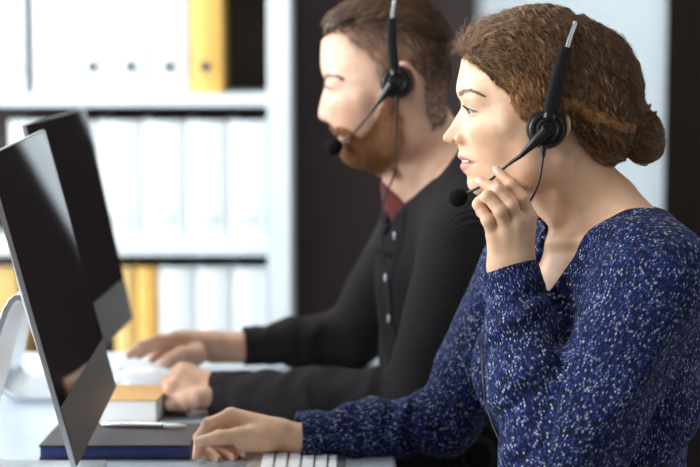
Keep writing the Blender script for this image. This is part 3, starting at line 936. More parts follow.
def skin_cols(V, h, base, lips, profile):
    P = V.astype(f32); w = h.w; n = len(V); c = np.tile(np.array(base, f32), (n, 1))
    s = np.abs(P[:, 1]-h.Yc); x = P[:, 0]; z = P[:, 2]
    def mix(c, m, col): return c*(1-m[:, None])+np.array(col, f32)*m[:, None]
    r = np.random.default_rng(2)
    big = wob(P, 60, 1)*.5+wob(P, 130, 2)*.5
    c = c*(1+.05*big[:, None]*np.array([.5, 1, 1.1], f32))
    profile(c, P, s, x, z, w, mix)
    return c
def wcol(c, P, s, x, z, w, mix):
    lx, lz = w(461, 162); front = (x < w(482, 0)[0]) & (z > w(0, 200)[1])
    # lips: upper and lower with a cupid's bow
    zu = w(0, 153.8)[1]; zlw = w(0, 171.6)[1]; zm = w(0, 160.8)[1]
    sw = .0235
    t = np.clip(s/sw, 0, 1.3)
    top = zu+(.0010*np.exp(-((s-.006)/.004)**2))-(zu-zm)*(t**1.7); bot = zlw+(zm-zlw)*(t**2.2)
    m = sstep(-.0007, .0007, top-z)*sstep(-.0007, .0007, z-bot)*front*(s < sw*1.03)
    lipc = np.array([.50, .185, .15])
    c[:] = mix(c, (m*.9).astype(f32), lipc)
    # blush, nose, knuckles
    bx_, bz = w(492, 142); m = np.exp(-(((x-bx_)/.026)**2+((z-bz)/.022)**2))*.20*(s > .02); c[:] = mix(c, m, (.66, .27, .19))
    nx_, nz = w(445, 137); m = np.exp(-(((x-nx_)/.010)**2+((z-nz)/.010)**2))*.22; c[:] = mix(c, m, (.62, .26, .19))
    # eye shadow and lash line
    ex, es, ez, er = hw.eye; d = sph(P*np.array([1, 0, 1], f32)+np.stack([0*x, s, 0*x], 1), (ex, es, ez), er)
    b = z-ez; a = s-es
    m = sstep(.0020, .0032, b)*(1-sstep(.0050, .0085, b))*np.exp(-((a-.004)/.013)**4)*(x < ex+.008)*(x > ex-.02)*.6; c[:] = mix(c, m, (.17, .24, .30))
    m = np.exp(-((b-.0095)/.0030)**2)*np.exp(-((a-.002)/.015)**4)*(x < ex+.008)*(x > ex-.02)*.35; c[:] = mix(c, m, (.34, .17, .11))
    rim = np.exp(-((b+.0009-.0038*(1-(a/.015)**2))/.0010)**2)*(np.abs(a) < .0155)*(x < ex+.004)*(x > ex-.02)*(d < .004); c[:] = mix(c, rim*.9, (.03, .018, .015))
    rim = np.exp(-((b+.0009+.0034*(1-(a/.015)**2))/.0007)**2)*(np.abs(a) < .0150)*(x < ex+.004)*(x > ex-.02)*(d < .004); c[:] = mix(c, rim*.45, (.25, .11, .08))
    for pts, rs in lh_f+rh_f:
        for p_, r_ in zip(pts[:3], rs[:3]):
            dd = np.sqrt(((P-vec(p_))**2).sum(1)); c[:] = mix(c, (np.exp(-(dd/(r_*1.2))**2)*.22).astype(f32), (.60, .24, .16))
        dd = np.sqrt(((P-vec(pts[3]))**2).sum(1)); c[:] = mix(c, (np.exp(-(dd/(rs[3]*1.6))**2)*.25).astype(f32), (.66, .28, .20))
WSK = (.70, .445, .285)
body = np_mesh('body', V, Q, M['skin'], woman, col=skin_cols(V, hw, WSK, None, wcol))
eyes(hw, woman, (.045, .045, .040), (-1, -.36, -.16))
lashes(hw, woman, .0034, .0150, -.0009, n=60)
brows(hw, w_body, woman, [(461.5,94.2),(465,92.4),(470,89.9),(476,90.2),(484,93.8)], [.012,.018,.027,.038,.049], 620, (.17, .085, .04), .0065, 3, .0013)
# teeth: a small arc behind the lips
tm = MB(); mx_, mz_ = hw.mouth
for k in range(-4, 5):
    a = k*.23; cx_ = mx_+.0125-.0135*math.cos(a); cy_ = YW+.0165*math.sin(a)
    tm.lathe((cx_, cy_, mz_-.0012), (0, 0, 1), [(.0018, 0), (.0026, .0008), (.0027, .006), (.0018, .008)], 10)
tm.build('teeth', M['teeth'], woman, smooth=True)
# finger nails
def nail(fj, side, wd, ln, name='fingernail', parent=woman):
    pts, rs = fj; tip = np.array(pts[3]); pv = np.array(pts[2]); d = tip-pv; d /= np.linalg.norm(d)
    n_ = np.array(side, float); n_ -= d*n_.dot(d); n_ /= np.linalg.norm(n_); b = np.cross(d, n_); r_ = rs[3]
    V = []; Fq = []; nu, nv = 7, 9
    for i in range(nu):
        for j in range(nv):
            t = i/(nu-1); a = (j/(nv-1)*2-1); ww = wd*(1-.35*abs(2*t-1)**3)
            ang = a*ww/r_; rr = r_*1.035+.0002
            V.append(tip+d*((t-.42)*ln)+(n_*math.cos(ang)+b*math.sin(ang))*(rr-.0011*max(0, t-.55)*2.2))
    top = len(V); V += [v-n_*.0007 for v in V]
    for i in range(nu-1):
        for j in range(nv-1):
            k = i*nv+j; Fq += [(k, k+1, k+nv+1, k+nv), (top+k, top+k+nv, top+k+nv+1, top+k+1)]
    col = np.tile(np.array([.72, .47, .37]), (len(V), 1))
    return np_mesh(name, np.array(V), Fq, M['nail'], parent, col=col)

for fj in lh_f: nail(fj, (0, -1, .15), .0044, .0100)
nail(lh_t, (.6, .6, .3), .006, .012)
nail(rh_t, (.0, -1, .75), .0062, .013)
nail(rh_f[0], (-.9, -.35, .2), .0052, .011)
for fj in rh_f[1:]: nail(fj, (-.15, -.85, .05), .0052, .0105)
# ------------------------------------------------------------------ the woman's blouse
WAX = (WF, WL, np.array([0, 0, 1.0]))
def seg_t(P, a, b):
    a = vec(a); b = vec(b); ba = b-a; L = math.sqrt(float(ba @ ba)); t = ((P-a) @ ba)/L
    d = P-a-(t/L)[:, None]*ba
    return t, L, d
CUFF_L = W(508, 271, 2.333); CUFF_L2 = W(518, 303, 2.322)
CUFF_R = W(299, 436, 2.580); CUFF_R2 = W(330, 436, 2.590)
def sleeve(P, sh, el, cu, r0, r1, r2, r3, wr, seed, flat=1.0):
    f = chain(P, (sh, el), (r0, r1), .01)
    mid = np.array(el)*.5+np.array(cu)*.5
    g = chain(P, (el, mid, cu), (r1, r2, r3), .02)
    # wrinkles: soft rings across the forearm and long drapes down the upper arm
    t, L, d = seg_t(P, el, cu); ta, La, da = seg_t(P, sh, el)
    n1 = wob(P, 22, seed); n2 = wob(P, 34, seed+4)
    ring = np.sin(t*88+4.2*n1+d[:, 1]*34+2.0*n2)*(.0026+.0014*n2)*wr+np.sin(t*170+3*n2-d[:, 0]*60)*.0012*wr
    ring = ring*sstep(L+.005, L-.05, t)
    g = g+ring
    drape = np.sin(da[:, 0]*62+da[:, 1]*70+2.3*n1+ta*8)*.0026+n2*.0016+np.sin(ta*60+3*n1)*.0018*sstep(La*.45, La, ta)
    f = f+drape*wr
    return smin(f, g, .014)
def cuff(P, a, b, ro, ri):
    """band at the sleeve end with an opening"""
    t, L, d = seg_t(P, a, b)
    r = np.sqrt((d*d).sum(1))
    band = np.maximum(r-ro-.0010*np.sin(t*3.14159/.020), np.maximum(-t, t-.028))
    return smax(band+0*t, -1*np.ones_like(t), .001), t, r
def w_blouse(P):
    f = w_trunk(P)-.0075
    # long soft folds of the body of the blouse
    n1 = wob(P, 16, 3); n2 = wob(P, 30, 5)
    q = P-vec(WN); l = q @ vec(WL); fw = q @ vec(WF); z = q[:, 2]
    f = f+n1*.0028+.0036*np.sin(l*70+z*46+2.0*n1)*sstep(.0, -.15, z)+.0012*n2
    arm = sleeve(P, W_SL+np.array([-.004, 0, -.008]), W_EL, CUFF_L, .058, .060, .049, .0335, 1.35, 1)
    f = smin(f, arm, .042)
    arm2 = sleeve(P, W_SR, W_ER, CUFF_R, .060, .046, .037, .0305, 1.25, 8)
    f = smin(f, arm2, .022)
    # neck opening: round at the back, a deep V in front
    rb = np.interp(z, [-.20, -.091, -.067, -.050, -.019, .002, .017, .0315, .05], [0, .054, .062, .067, .077, .087, .096, .109, .120]).astype(f32)
    lb = np.interp(z, [-.20, -.09, -.038, -.02, .0025, .0135, .03, .05], [0, .0, .012, .014, .012, -.010, -.055, -.085]).astype(f32)
    side = np.maximum(l-rb, lb-l)
    hole = np.maximum(np.maximum(side*.8, -(fw+.058)), -(z+.20))
    sh = smax(f, -hole, .004)
    sh = smax(sh, (z-.034)-fw*.10, .006)
    # keep only a cloth of some thickness near the V
    f = sh
    # cut sleeve ends and open them
    for a, b, ro, ri in ((CUFF_L, CUFF_L2, .0365, .0300), (CUFF_R, CUFF_R2, .0325, .0262)):
        t, L, d = seg_t(P, a, b); r = np.sqrt((d*d).sum(1))
        near = r < .049
        band = np.maximum(np.abs(t-.013)-.013, r-ro)-.0015
        f = np.where(near & (t < .03), np.where(t < .030, np.minimum(np.maximum(f, .001-t), band), f), f)
        bore = np.maximum(r-ri, t-.024)
        f = np.where(near, smax(f, -bore, .002), f)
    return f
V, Q = extract(w_blouse, (-.10, 2.05, .50), (.52, 2.86, 1.16), .0022*QUAL)
def sleeve_pat(P, sh, el, cu):
    t1, L1, d1 = seg_t(P, sh, el); t2, L2, d2 = seg_t(P, el, cu)
    def around(d, ax):
        ax = np.array(ax); ax = ax/np.linalg.norm(ax); u = np.cross(ax, [0, 1, 0]); u /= np.linalg.norm(u); v = np.cross(ax, u)
        # v is roughly the depth direction: put the seam on the far side
        a = np.arctan2(d @ u, -(d @ v) if v[1] > 0 else (d @ v)); return a
    r1 = np.sqrt((d1*d1).sum(1)); r2 = np.sqrt((d2*d2).sum(1))
    a1 = around(d1, np.array(el)-np.array(sh)); a2 = around(d2, np.array(cu)-np.array(el))
    e1 = r1+np.maximum(0, np.maximum(-t1, t1-L1))*1; e2 = r2+np.maximum(0, np.maximum(-t2, t2-L2))
    up = e1 < e2
    u = np.where(up, a1*.062, a2*.048); v = np.where(up, t1, L1+t2)
    return u, v, np.minimum(e1, e2)
P = V.astype(f32)
u1, v1, e1 = sleeve_pat(P, W_SL, W_EL, CUFF_L); u2, v2, e2 = sleeve_pat(P, W_SR, W_ER, CUFF_R)
q = P-vec(WN); l = q @ vec(WL); fw = q @ vec(WF); z = q[:, 2]
ut = l+.0*fw; vt = z-.7*np.abs(fw+.035)+l*.25
_, Gn = grad(w_trunk, V, .004); Gn /= np.linalg.norm(Gn, axis=1, keepdims=True)+1e-9
sidef = np.abs(Gn @ vec(WL)) > .74
ut = np.where(sidef, fw+2.0, ut); vt = np.where(sidef, z+2.0, vt)
isA = (e1 < .072) & (e1 < e2); isB = (e2 < .066) & ~isA & (l < -.10)
# diagonal drift so the dashes follow the drape
uu = np.where(isA, u1, np.where(isB, u2+3, ut+6)); vv = np.where(isA, v1, np.where(isB, v2+3, vt+6))
np_mesh('blouse', V, Q, M['blouse'], woman, vec=np.stack([uu, vv, 0*uu], 1))
# dark trousers below the table edge
def w_trou(P):
    f = ellR(P, tw(-.01, 0, -.60), (.13, .18, .11), WAX)
    for s in (-1, 1):
        hip = tw(-.0, s*.09, -.60); kn = tw(.40, s*.10, -.53); ft = tw(.34, s*.10, -.95)
        f = smin(f, cone(P, hip, kn, .085, .062), .04); f = smin(f, cone(P, kn, ft, .060, .042), .02)
    return f
V, Q = extract(w_trou, (-.35, 1.95, .02), (.55, 2.95, .68), .006)
np_mesh('trousers', V, Q, M['trousers'], woman)

# ------------------------------------------------------------------ the woman's hair
def Hx(px, py): p = W(px, py, YW); return (p[0], p[2])
hc1 = Hx(540, 86); hc2 = Hx(600, 100); hc3 = Hx(500, 62)
hairline = [(440,53),(463,55),(474,62.5),(484,68),(494,80),(507,89),(511,103),(518,114),(530,120),(545,112),(560,114),(572,126),(578,143),(583,160),(592,170),(600,171),(650,190),(720,100),(700,-60),(440,-60)]
hpoly = [Hx(*p) for p in hairline]
bun_c = W(641, 134, YW)
def w_hairbulk(P):
    f = ell(P, (hc1[0], YW, hc1[1]), (.1010, .0870, .0960))
    f = smin(f, ell(P, (hc2[0], YW, hc2[1]), (.0500, .0740, .0830)), .02)
    f = smin(f, ell(P, (hc3[0], YW, hc3[1]), (.0520, .070, .0420)), .025)
    # the flat groove the band presses into the hair
    bx_, bz_ = Hx(575, 20)
    f = f+.0045*np.exp(-((P[:, 0]-bx_+(P[:, 2]-bz_)*-.10)/.007)**2)*sstep(bz_-.12, bz_, P[:, 2])
    return f
def w_hair(P):
    f = w_hairbulk(P)
    s = np.abs(P[:, 1]-YW)
    xx = P[:, 0]; zz = P[:, 2]
    c = poly2(xx, zz, hpoly)
    f = smax(f, c, .010)
    q = (P-vec(bun_c)); tq = q.copy(); tq[:, 0] = q[:, 0]*.94+q[:, 2]*.34; tq[:, 2] = q[:, 2]*.94-q[:, 0]*.34
    f = f+(wob(P, 75, 12)+.6*wob(P, 150, 14))*.0017
    return smin(f, ell(tq, (0, 0, 0), (.0255, .0300, .0360)), .006)
def w_hairshell(P):
    n = np.sin(P[:, 0]*300+4*wob(P, 60, 2))*.0010+wob(P, 110, 6)*.0012
    return w_hair(P)+.0040+n
V, Q = extract(w_hairshell, W(440, 190, YW)-[0, .11, 0], W(680, -15, YW)+[0, .11, 0], .0018*QUAL)
r = np.random.default_rng(11)
HB = np.array([.060, .026, .012])
np_mesh('hair', V, Q, M['hair_base'], woman, col=np.tile(HB*.55, (len(V), 1)))
# strands
def near_bun(p): return np.linalg.norm(p-bun_c, axis=1) < .036
P = V.astype(f32); keep = (~near_bun(P)); idx = np.where(keep)[0]
nS = int(14500/QUAL**.5)
wgt = np.where((P[idx, 0] < Hx(520, 0)[0]) & (np.abs(poly2(P[idx, 0], P[idx, 2], hpoly)) < .022), 3.2, 1.0); pick = r.choice(idx, nS, replace=True, p=wgt/wgt.sum()); roots = P[pick]+r.normal(0, .0012, (nS, 3)).astype(f32)
tgt = vec(W(628, 132, YW))
def flow(p, t):
    d = tgt-p; d = d/(np.linalg.norm(d, axis=1, keepdims=True)+1e-6)
    # at the brow the hair first lifts up and back; the crown sweeps over
    fr = sstep(Hx(530, 0)[0], Hx(465, 0)[0], p[:, 0])*sstep(Hx(0, 110)[1], Hx(0, 50)[1], p[:, 2])
    d = d+fr[:, None]*np.array([.25, 0, .55], f32)*(1.0-.6*t)
    return d
ln = r.uniform(.040, .105, nS)
ln = np.minimum(ln, np.linalg.norm(roots-tgt, axis=1)*.95+.008)
hgt = r.normal(.0003, .0012, nS)+.0012+.0011*wob(roots, 210, 17)
K = 30
cl = wob(roots, 160, 3); cl2 = wob(roots, 90, 9)
curlA = (.0021+.0011*cl2+r.normal(0, .0005, nS))*np.where(roots[:, 0] < Hx(560, 0)[0], 1.2, .75); curlL = .0165+.0045*cl+r.normal(0, .0008, nS)
path = grow(w_hair, roots, flow, hgt.astype(f32), ln, K, curlA, curlL, 21, .10, phase=cl*5.0+cl2*4.0+r.normal(0, .35, nS))
def strand_cols(roots, r):
    n = len(roots); k = np.clip(.36+.42*wob(roots, 150, 5)+r.normal(0, .19, n), 0, 1)[:, None]
    lo = np.array([.034, .0135, .0055]); hi = np.array([.35, .175, .064])
    c = lo*(1-k)+hi*k
    # fine hair round face and ear: fairer, with extra light put into its colour
    face = (sstep(Hx(545, 0)[0], Hx(500, 0)[0], roots[:, 0])*sstep(Hx(0, 50)[1], Hx(0, 85)[1], roots[:, 2]))[:, None]
    c = c*(1+1.5*face)
    return c
rad = np.interp(np.linspace(0, 1, K), [0, .15, .8, 1], [.00014, .00025, .00023, .00007])[None]*r.uniform(.7, 1.3, (nS, 1))
cols = strand_cols(roots, r)
strand_mesh('curls', path, rad, cols, M['hair'], woman)
# ringlets: bundles of strands that share one loose corkscrew
ng, nbn = 330, 13
gi = r.choice(idx, ng, replace=False); gr = P[gi]
gl = np.minimum(r.uniform(.040, .085, ng), np.linalg.norm(gr-tgt, axis=1)*.95+.006)
guide = grow(w_hair, gr, flow, r.uniform(.0012, .0034, ng).astype(f32), gl, K, r.uniform(.0022, .0044, ng), r.uniform(.015, .027, ng), 51, .16)
ofs = r.normal(0, .0009, (ng, nbn, 1, 3)); tp = np.interp(np.linspace(0, 1, K), [0, .5, 1], [1.3, 1.0, .6])[None, None, :, None]
bund = (guide[:, None]+ofs*tp+r.normal(0, .00012, (ng, nbn, K, 3))).reshape(ng*nbn, K, 3)
bcol = strand_cols(np.repeat(gr, nbn, 0), r)*np.repeat(r.uniform(.75, 1.55, (ng, 1)), nbn, 0)*r.uniform(.75, 1.2, (ng*nbn, 1))
strand_mesh('ringlets', bund, np.interp(np.linspace(0, 1, K), [0, .15, .8, 1], [.00012, .00025, .00023, .00006])[None].repeat(ng*nbn, 0), bcol, M['hair'], woman)
# the fair lock that crosses behind the ear to the bun
nl = 420
lp = [W(561, 110, YW-.083), W(566, 103, YW-.084), W(575, 104, YW-.083), W(586, 112, YW-.080), W(600, 117, YW-.074), W(614, 121, YW-.062), W(628, 127, YW-.045), W(640, 131, YW-.033)]
Pl, _ = spline(lp, .001, 6); K2 = len(Pl); u_ = np.linspace(0, 1, K2)[None, :, None]
wd2 = np.interp(u_, [0, .3, .7, 1], [.7, 1.25, .9, .6])
lock = Pl[None]+r.normal(0, 1, (nl, 1, 3))*np.array([.0016, .0004, .0026])*wd2
ph_ = r.normal(0, .9, (nl, 1)); wv_ = np.sin(u_[..., 0]*24+ph_)*.0014+np.sin(u_[..., 0]*55+ph_*3)*.0006
lock = lock+np.stack([wv_*.4, 0*wv_, wv_], -1)
flat_ = lock.reshape(-1, 3).astype(f32)
for _ in range(3):
    f0, G = grad(w_hair, flat_, .001); n_ = G/(np.linalg.norm(G, axis=1, keepdims=True)+1e-9)
    tgt_ = np.repeat(r.uniform(.0012, .0042, nl), K2).astype(f32)*np.tile(np.interp(np.linspace(0, 1, K2), [0, .12, .85, 1], [.1, 1, 1, .3]), nl).astype(f32)
    flat_ = (flat_-n_*np.clip(f0-tgt_, -.006, .006)[:, None]).astype(f32)
lock = flat_.reshape(nl, K2, 3)
lc = np.array([.50, .235, .070])*r.uniform(.35, 1.15, (nl, 1))
strand_mesh('fair_lock', lock, np.full((nl, K2), .00030), lc, M['hair'], woman)
# the bun: strands wound round a tilted axis
nb_ = 1500; K3 = 30
axb = np.array([.35, -.80, .35]); axb /= np.linalg.norm(axb); ub = np.cross(axb, [0, 0, 1]); ub /= np.linalg.norm(ub); vb = np.cross(axb, ub)
t0 = r.uniform(0, 6.28, nb_); span = r.uniform(1.3, 2.9, nb_); lat = r.uniform(-1.5, 1.5, nb_); th = t0[:, None]+np.linspace(0, 1, K3)[None]*span[:, None]
lt = lat[:, None]+.35*np.sin(th*1.0+r.uniform(0, .8, (nb_, 1)))
dirs = (np.cos(th)*np.cos(lt))[..., None]*ub+(np.sin(th)*np.cos(lt))[..., None]*vb+np.sin(lt)[..., None]*axb
dq = dirs.copy(); dq[..., 0] = dirs[..., 0]*.94+dirs[..., 2]*.34; dq[..., 2] = dirs[..., 2]*.94-dirs[..., 0]*.34
rr = 1/np.sqrt(((dq/np.array([.0260, .0305, .0365]))**2).sum(-1))*(1+r.normal(0, .035, (nb_, 1))+.05*np.sin(lt*9))
rr = rr+np.sin(th*9+r.uniform(0, 6, (nb_, 1)))*.0008
bp = bun_c+dirs*rr[..., None]
kk = r.beta(1.2, 2.2, nb_)[:, None]; bc = np.array([.06, .026, .011])*(1-kk)+np.array([.36, .18, .065])*kk
strand_mesh('bun', bp, np.interp(np.linspace(0, 1, K3), [0, .1, .9, 1], [.0001, .00038, .00038, .0001])[None].repeat(nb_, 0), bc, M['hair'], woman)
# frizz: loose fine curls that stand off the outline
nf = 2200
pk = r.choice(idx, nf*3); rt = P[pk]; sel = (rt[:, 2] > Hx(0, 70)[1]) | (rt[:, 0] > Hx(600, 0)[0]) | (rt[:, 0] < Hx(500, 0)[0]); rt = rt[sel][:nf]; nf = len(rt)
fz = sstep(Hx(505, 0)[0], Hx(458, 0)[0], rt[:, 0])
path = grow(w_hairbulk, rt, flow, (.0015+r.uniform(0, .0035, nf)+fz*r.uniform(0, .0130, nf)).astype(f32), r.uniform(.018, .045, nf), 24, r.uniform(.001, .0040, nf), r.uniform(.008, .02, nf), 31, .8, hmul=np.linspace(.3, 1.5, 24))
ok_ = ~((poly2(path[..., 0].astype(f32), path[..., 2].astype(f32), hpoly) > .0025) & (path[..., 0] > Hx(456, 0)[0]) & (path[..., 2] < Hx(0, 48)[1]) & (path[..., 0] < Hx(560, 0)[0])).any(1)
path = path[ok_]; nf = len(path)
strand_mesh('flyaway_hair', path, np.interp(np.linspace(0, 1, 24), [0, 1], [.00017, .00006])[None].repeat(nf, 0), np.array([.26, .14, .07])*r.uniform(.5, 1.3, (nf, 1)), M['hair'], woman)

# fine short hairs along the hairline
hl = np.array([Hx(*p) for p in hairline[1:9]]); seg = np.linalg.norm(np.diff(hl, axis=0), axis=1); cum = np.concatenate([[0], np.cumsum(seg)])/seg.sum()
nbh = 1700; u_ = r.uniform(0, 1, nbh); hx = np.interp(u_, cum, hl[:, 0])-r.uniform(-.003, .0045, nbh)*.6; hz = np.interp(u_, cum, hl[:, 1])-r.uniform(-.003, .0045, nbh)
sg = np.where(r.uniform(size=nbh) < .75, -1, 1); p = np.stack([hx, YW+sg*.12, hz], 1).astype(f32)
for _ in range(14):
    v = hw(p); p[:, 1] -= (sg*np.clip(v, -.02, .02)*.8).astype(f32)
p = p[(np.abs(hw(p)) < .002) & (p[:, 0] > Hx(462, 0)[0])]; n_ = len(p)
path = grow(hw, p, lambda q, t: np.tile(np.array([.85, 0, -.15], f32), (len(q), 1)), r.uniform(.0004, .0030, n_).astype(f32), r.uniform(.008, .018, n_), 10, r.uniform(.0004, .0014, n_), r.uniform(.007, .013, n_), 41, .4, hmul=np.linspace(.2, 1.2, 10))
strand_mesh('fine_hairline', path, np.linspace(.00014, .00005, 10)[None].repeat(n_, 0), np.array([.40, .23, .10])*r.uniform(.5, 1.2, (n_, 1)), M['hair'], woman)
# ------------------------------------------------------------------ the man
YM = 2.92
mprof = [(321.5,38),(321.2,46),(320.6,56),(320.8,66),(322.2,73),(324.6,79),(325.4,84),(323.6,91),(321.4,98),(319.6,106),(318.4,112),(318.6,116.5),(320.6,120),(326.5,121.6),
         (331.5,123),(333.0,126),(333.6,129),(335.6,131.2),(339.6,133),(339.0,135.5),(338.6,138.5),(340.6,141.5),(343.6,145),(344.6,150),(345.2,156),(348.4,161.5)]
msig = [(35,.10),(72,.09),(78,.024),(85,.0135),(95,.0110),(108,.0125),(116,.0150),(121,.015),(126,.022),(133,.026),(140,.024),(150,.028),(162,.034)]
hm = make_head_sdf(YM, 666, cran=((386,70),(.0965,.078,.096)), face=((362,108),(.055,.062,.074)), chin=((361,150),.0190),
    gon=((400,136),.050,.020,(392,98),.060), prof=mprof, sig=msig,
    eye=dict(c=(336.6,86.5), s=.0320, r=.0120, deep=.0065, b0=-.0022, up=.0028, lo=.0022, w=.0150),
    wing=((331.6,117.0),(.0100,.0055,.0070),.0135), nostril=((325.5,122),(.0062,.0032,.0040),.0070),
    mouth=dict(c=(343.5,133.2), r=(.008,.018,.0006), cx=lambda w: w(351.0,134.5), cs=.023),
    jawfill=((368,146),(404,120),.024,.046), brow=((332.5,76),(340,78)), cheek=((342,101),(362,98)),
    ear=dict(c=(405,79), s=.0800, w=.0165, h=.0300, tilt=R(-14)))
MT = R(6); MF = np.array([-math.cos(MT), -math.sin(MT), 0]); ML = np.array([math.sin(MT), -math.cos(MT), 0]); MAX_ = (MF, ML, np.array([0, 0, 1.0]))
MN = W(433, 182, 2.955)
def tm_(f, l, z): return MN+MF*f+ML*l+np.array([0, 0, z])
M_SL = tm_(-.025, .190, -.060); M_SR = tm_(-.03, -.185, -.060)
M_EL = W(425, 408, 2.74); M_WL = W(212, 395, 2.875)
M_ER = W(352, 338, 3.24); M_WR = W(243, 346, 3.215)
def m_torso(P):
    f = ellR(P, tm_(-.040, 0, -.165), (.112, .180, .18), MAX_)
    f = smin(f, ellR(P, tm_(-.045, 0, -.38), (.112, .155, .20), MAX_), .06)
    f = smin(f, ellR(P, tm_(-.05, 0, -.55), (.125, .165, .12), MAX_), .06)
    f = smin(f, cone(P, tm_(-.035, -.14, -.06), tm_(-.035, .14, -.06), .055, .055), .05)
    for s in (-1, 1):
        f = smin(f, cone(P, tm_(-.035, s*.04, .050), tm_(-.025, s*.17, -.045), .036, .046), .05)
    return f
mneck = [W(413,125,2.925), W(428,192,2.95)]
def m_trunk(P, tr=None):
    f = cone(P, mneck[0], mneck[1], .058, .066)
    f = smin(f, m_torso(P) if tr is None else tr, .035)
    f = smin(f, cone(P, W(412,100,2.93-.055), tm_(.055, .015, -.005), .014, .008), .014)
    return smin(f, sph(P, W(383,160,2.925), .012), .02)
ml_f = [ # near hand, loosely closed on the table
 (J((181,376,2.862),(171,387,2.848),(170,402,2.850),(182,408,2.856)), (.0125,.0108,.0096,.0080)),
 (J((182,372,2.882),(169,382,2.875),(168,401,2.872),(181,409,2.874)), (.0122,.0108,.0098,.0082)),
 (J((186,372,2.905),(172,380,2.905),(170,399,2.900),(182,407,2.895)), (.0118,.0102,.0094,.0080)),
 (J((192,375,2.925),(178,382,2.928),(176,398,2.922),(186,404,2.915)), (.0108,.0092,.0084,.0072)),
]
ml_t = (J((207,396,2.850),(196,398,2.838),(184,402,2.834),(172,405.5,2.836)), (.0185,.0140,.0115,.0092))
def ml_sdf(P):
    wr = [(W(203,388,2.862),.0175),(W(204,385,2.876),.0180),(W(205,386,2.890),.0175),(W(206,389,2.902),.0165)]
    f = hand_sdf(P, ml_f, ml_t, wr, 0, (.0150,.0150,.0145,.0130))
    f = smin(f, ell(P, W(186,391,2.868), (.027, .034, .024)), .010)
    f = smin(f, cone(P, W(205,390,2.872), W(240,394,2.872), .0235, .0250), .014)
    return smin(f, cone(P, W(205,396,2.878), W(240,398,2.878), .0200, .0220), .014)
mr_f = [ # far hand over the mouse
 (J((178,339,3.165),(160,341,3.150),(141,347,3.145),(130,354.5,3.142)), (.0128,.0110,.0098,.0082)),
 (J((182,339,3.190),(166,341,3.180),(150,347,3.172),(139,355,3.168)), (.0128,.0110,.0098,.0082)),
 (J((186,342,3.212),(172,345,3.210),(160,352,3.202),(152,359,3.196)), (.0120,.0104,.0094,.0080)),
 (J((192,347,3.230),(180,350,3.232),(170,356,3.226),(163,362,3.220)), (.0108,.0092,.0084,.0072)),
]
mr_t = (J((196,355,3.150),(182,355,3.128),(170,360,3.118),(160.5,367,3.114)), (.0185,.0140,.0115,.0090))
def mr_sdf(P):
    wr = [(W(213,343,3.180),.0165),(W(214,344,3.194),.0170),(W(215,346,3.208),.0165),(W(216,349,3.220),.0150)]
    f = hand_sdf(P, mr_f, mr_t, wr, 0, (.0150,.0150,.0145,.0130))
    f = smin(f, cone(P, W(213,346,3.195), W(255,346,3.212), .0225, .0240), .014)
    return smin(f, cone(P, W(213,350,3.195), W(255,349,3.212), .0200, .0220), .014)
def m_arms(P):
    f = cone(P, M_SL, M_EL, .046, .038); f = smin(f, cone(P, M_EL, W(236,396,2.872), .038, .024), .02)
    g = cone(P, M_SR, M_ER, .046, .034); g = smin(g, cone(P, M_ER, W(252,347,3.212), .034, .024), .02)
    return np.minimum(f, g)
def m_body(P):
    g = inbox(P, hm, W(300, 178, YM)-[0, .15, .01], W(462, -25, YM)+[0, .15, .01])
    g = smin(g, m_trunk(P, smax(m_torso(P), .94-P[:, 2], .01)), .022)
    g = smin(g, m_arms(P), .02)
    g = smin(g, inbox(P, ml_sdf, W(150, 432, 2.79)-[.01, 0, 0], W(250, 355, 2.96)+[.01, .02, .01]), .006)
    return smin(g, inbox(P, mr_sdf, W(110, 395, 3.06)-[.01, 0, 0], W(262, 318, 3.27)+[.01, .02, .01]), .006)
man = empty('person', (MN[0], MN[1], .45), 'bearded man with short swept-back hair and charcoal button shirt, one hand on a white mouse', 'person')
V, Q = extract(m_body, (-.48, 2.62, .70), (.34, 3.34, 1.44), .0019*QUAL)
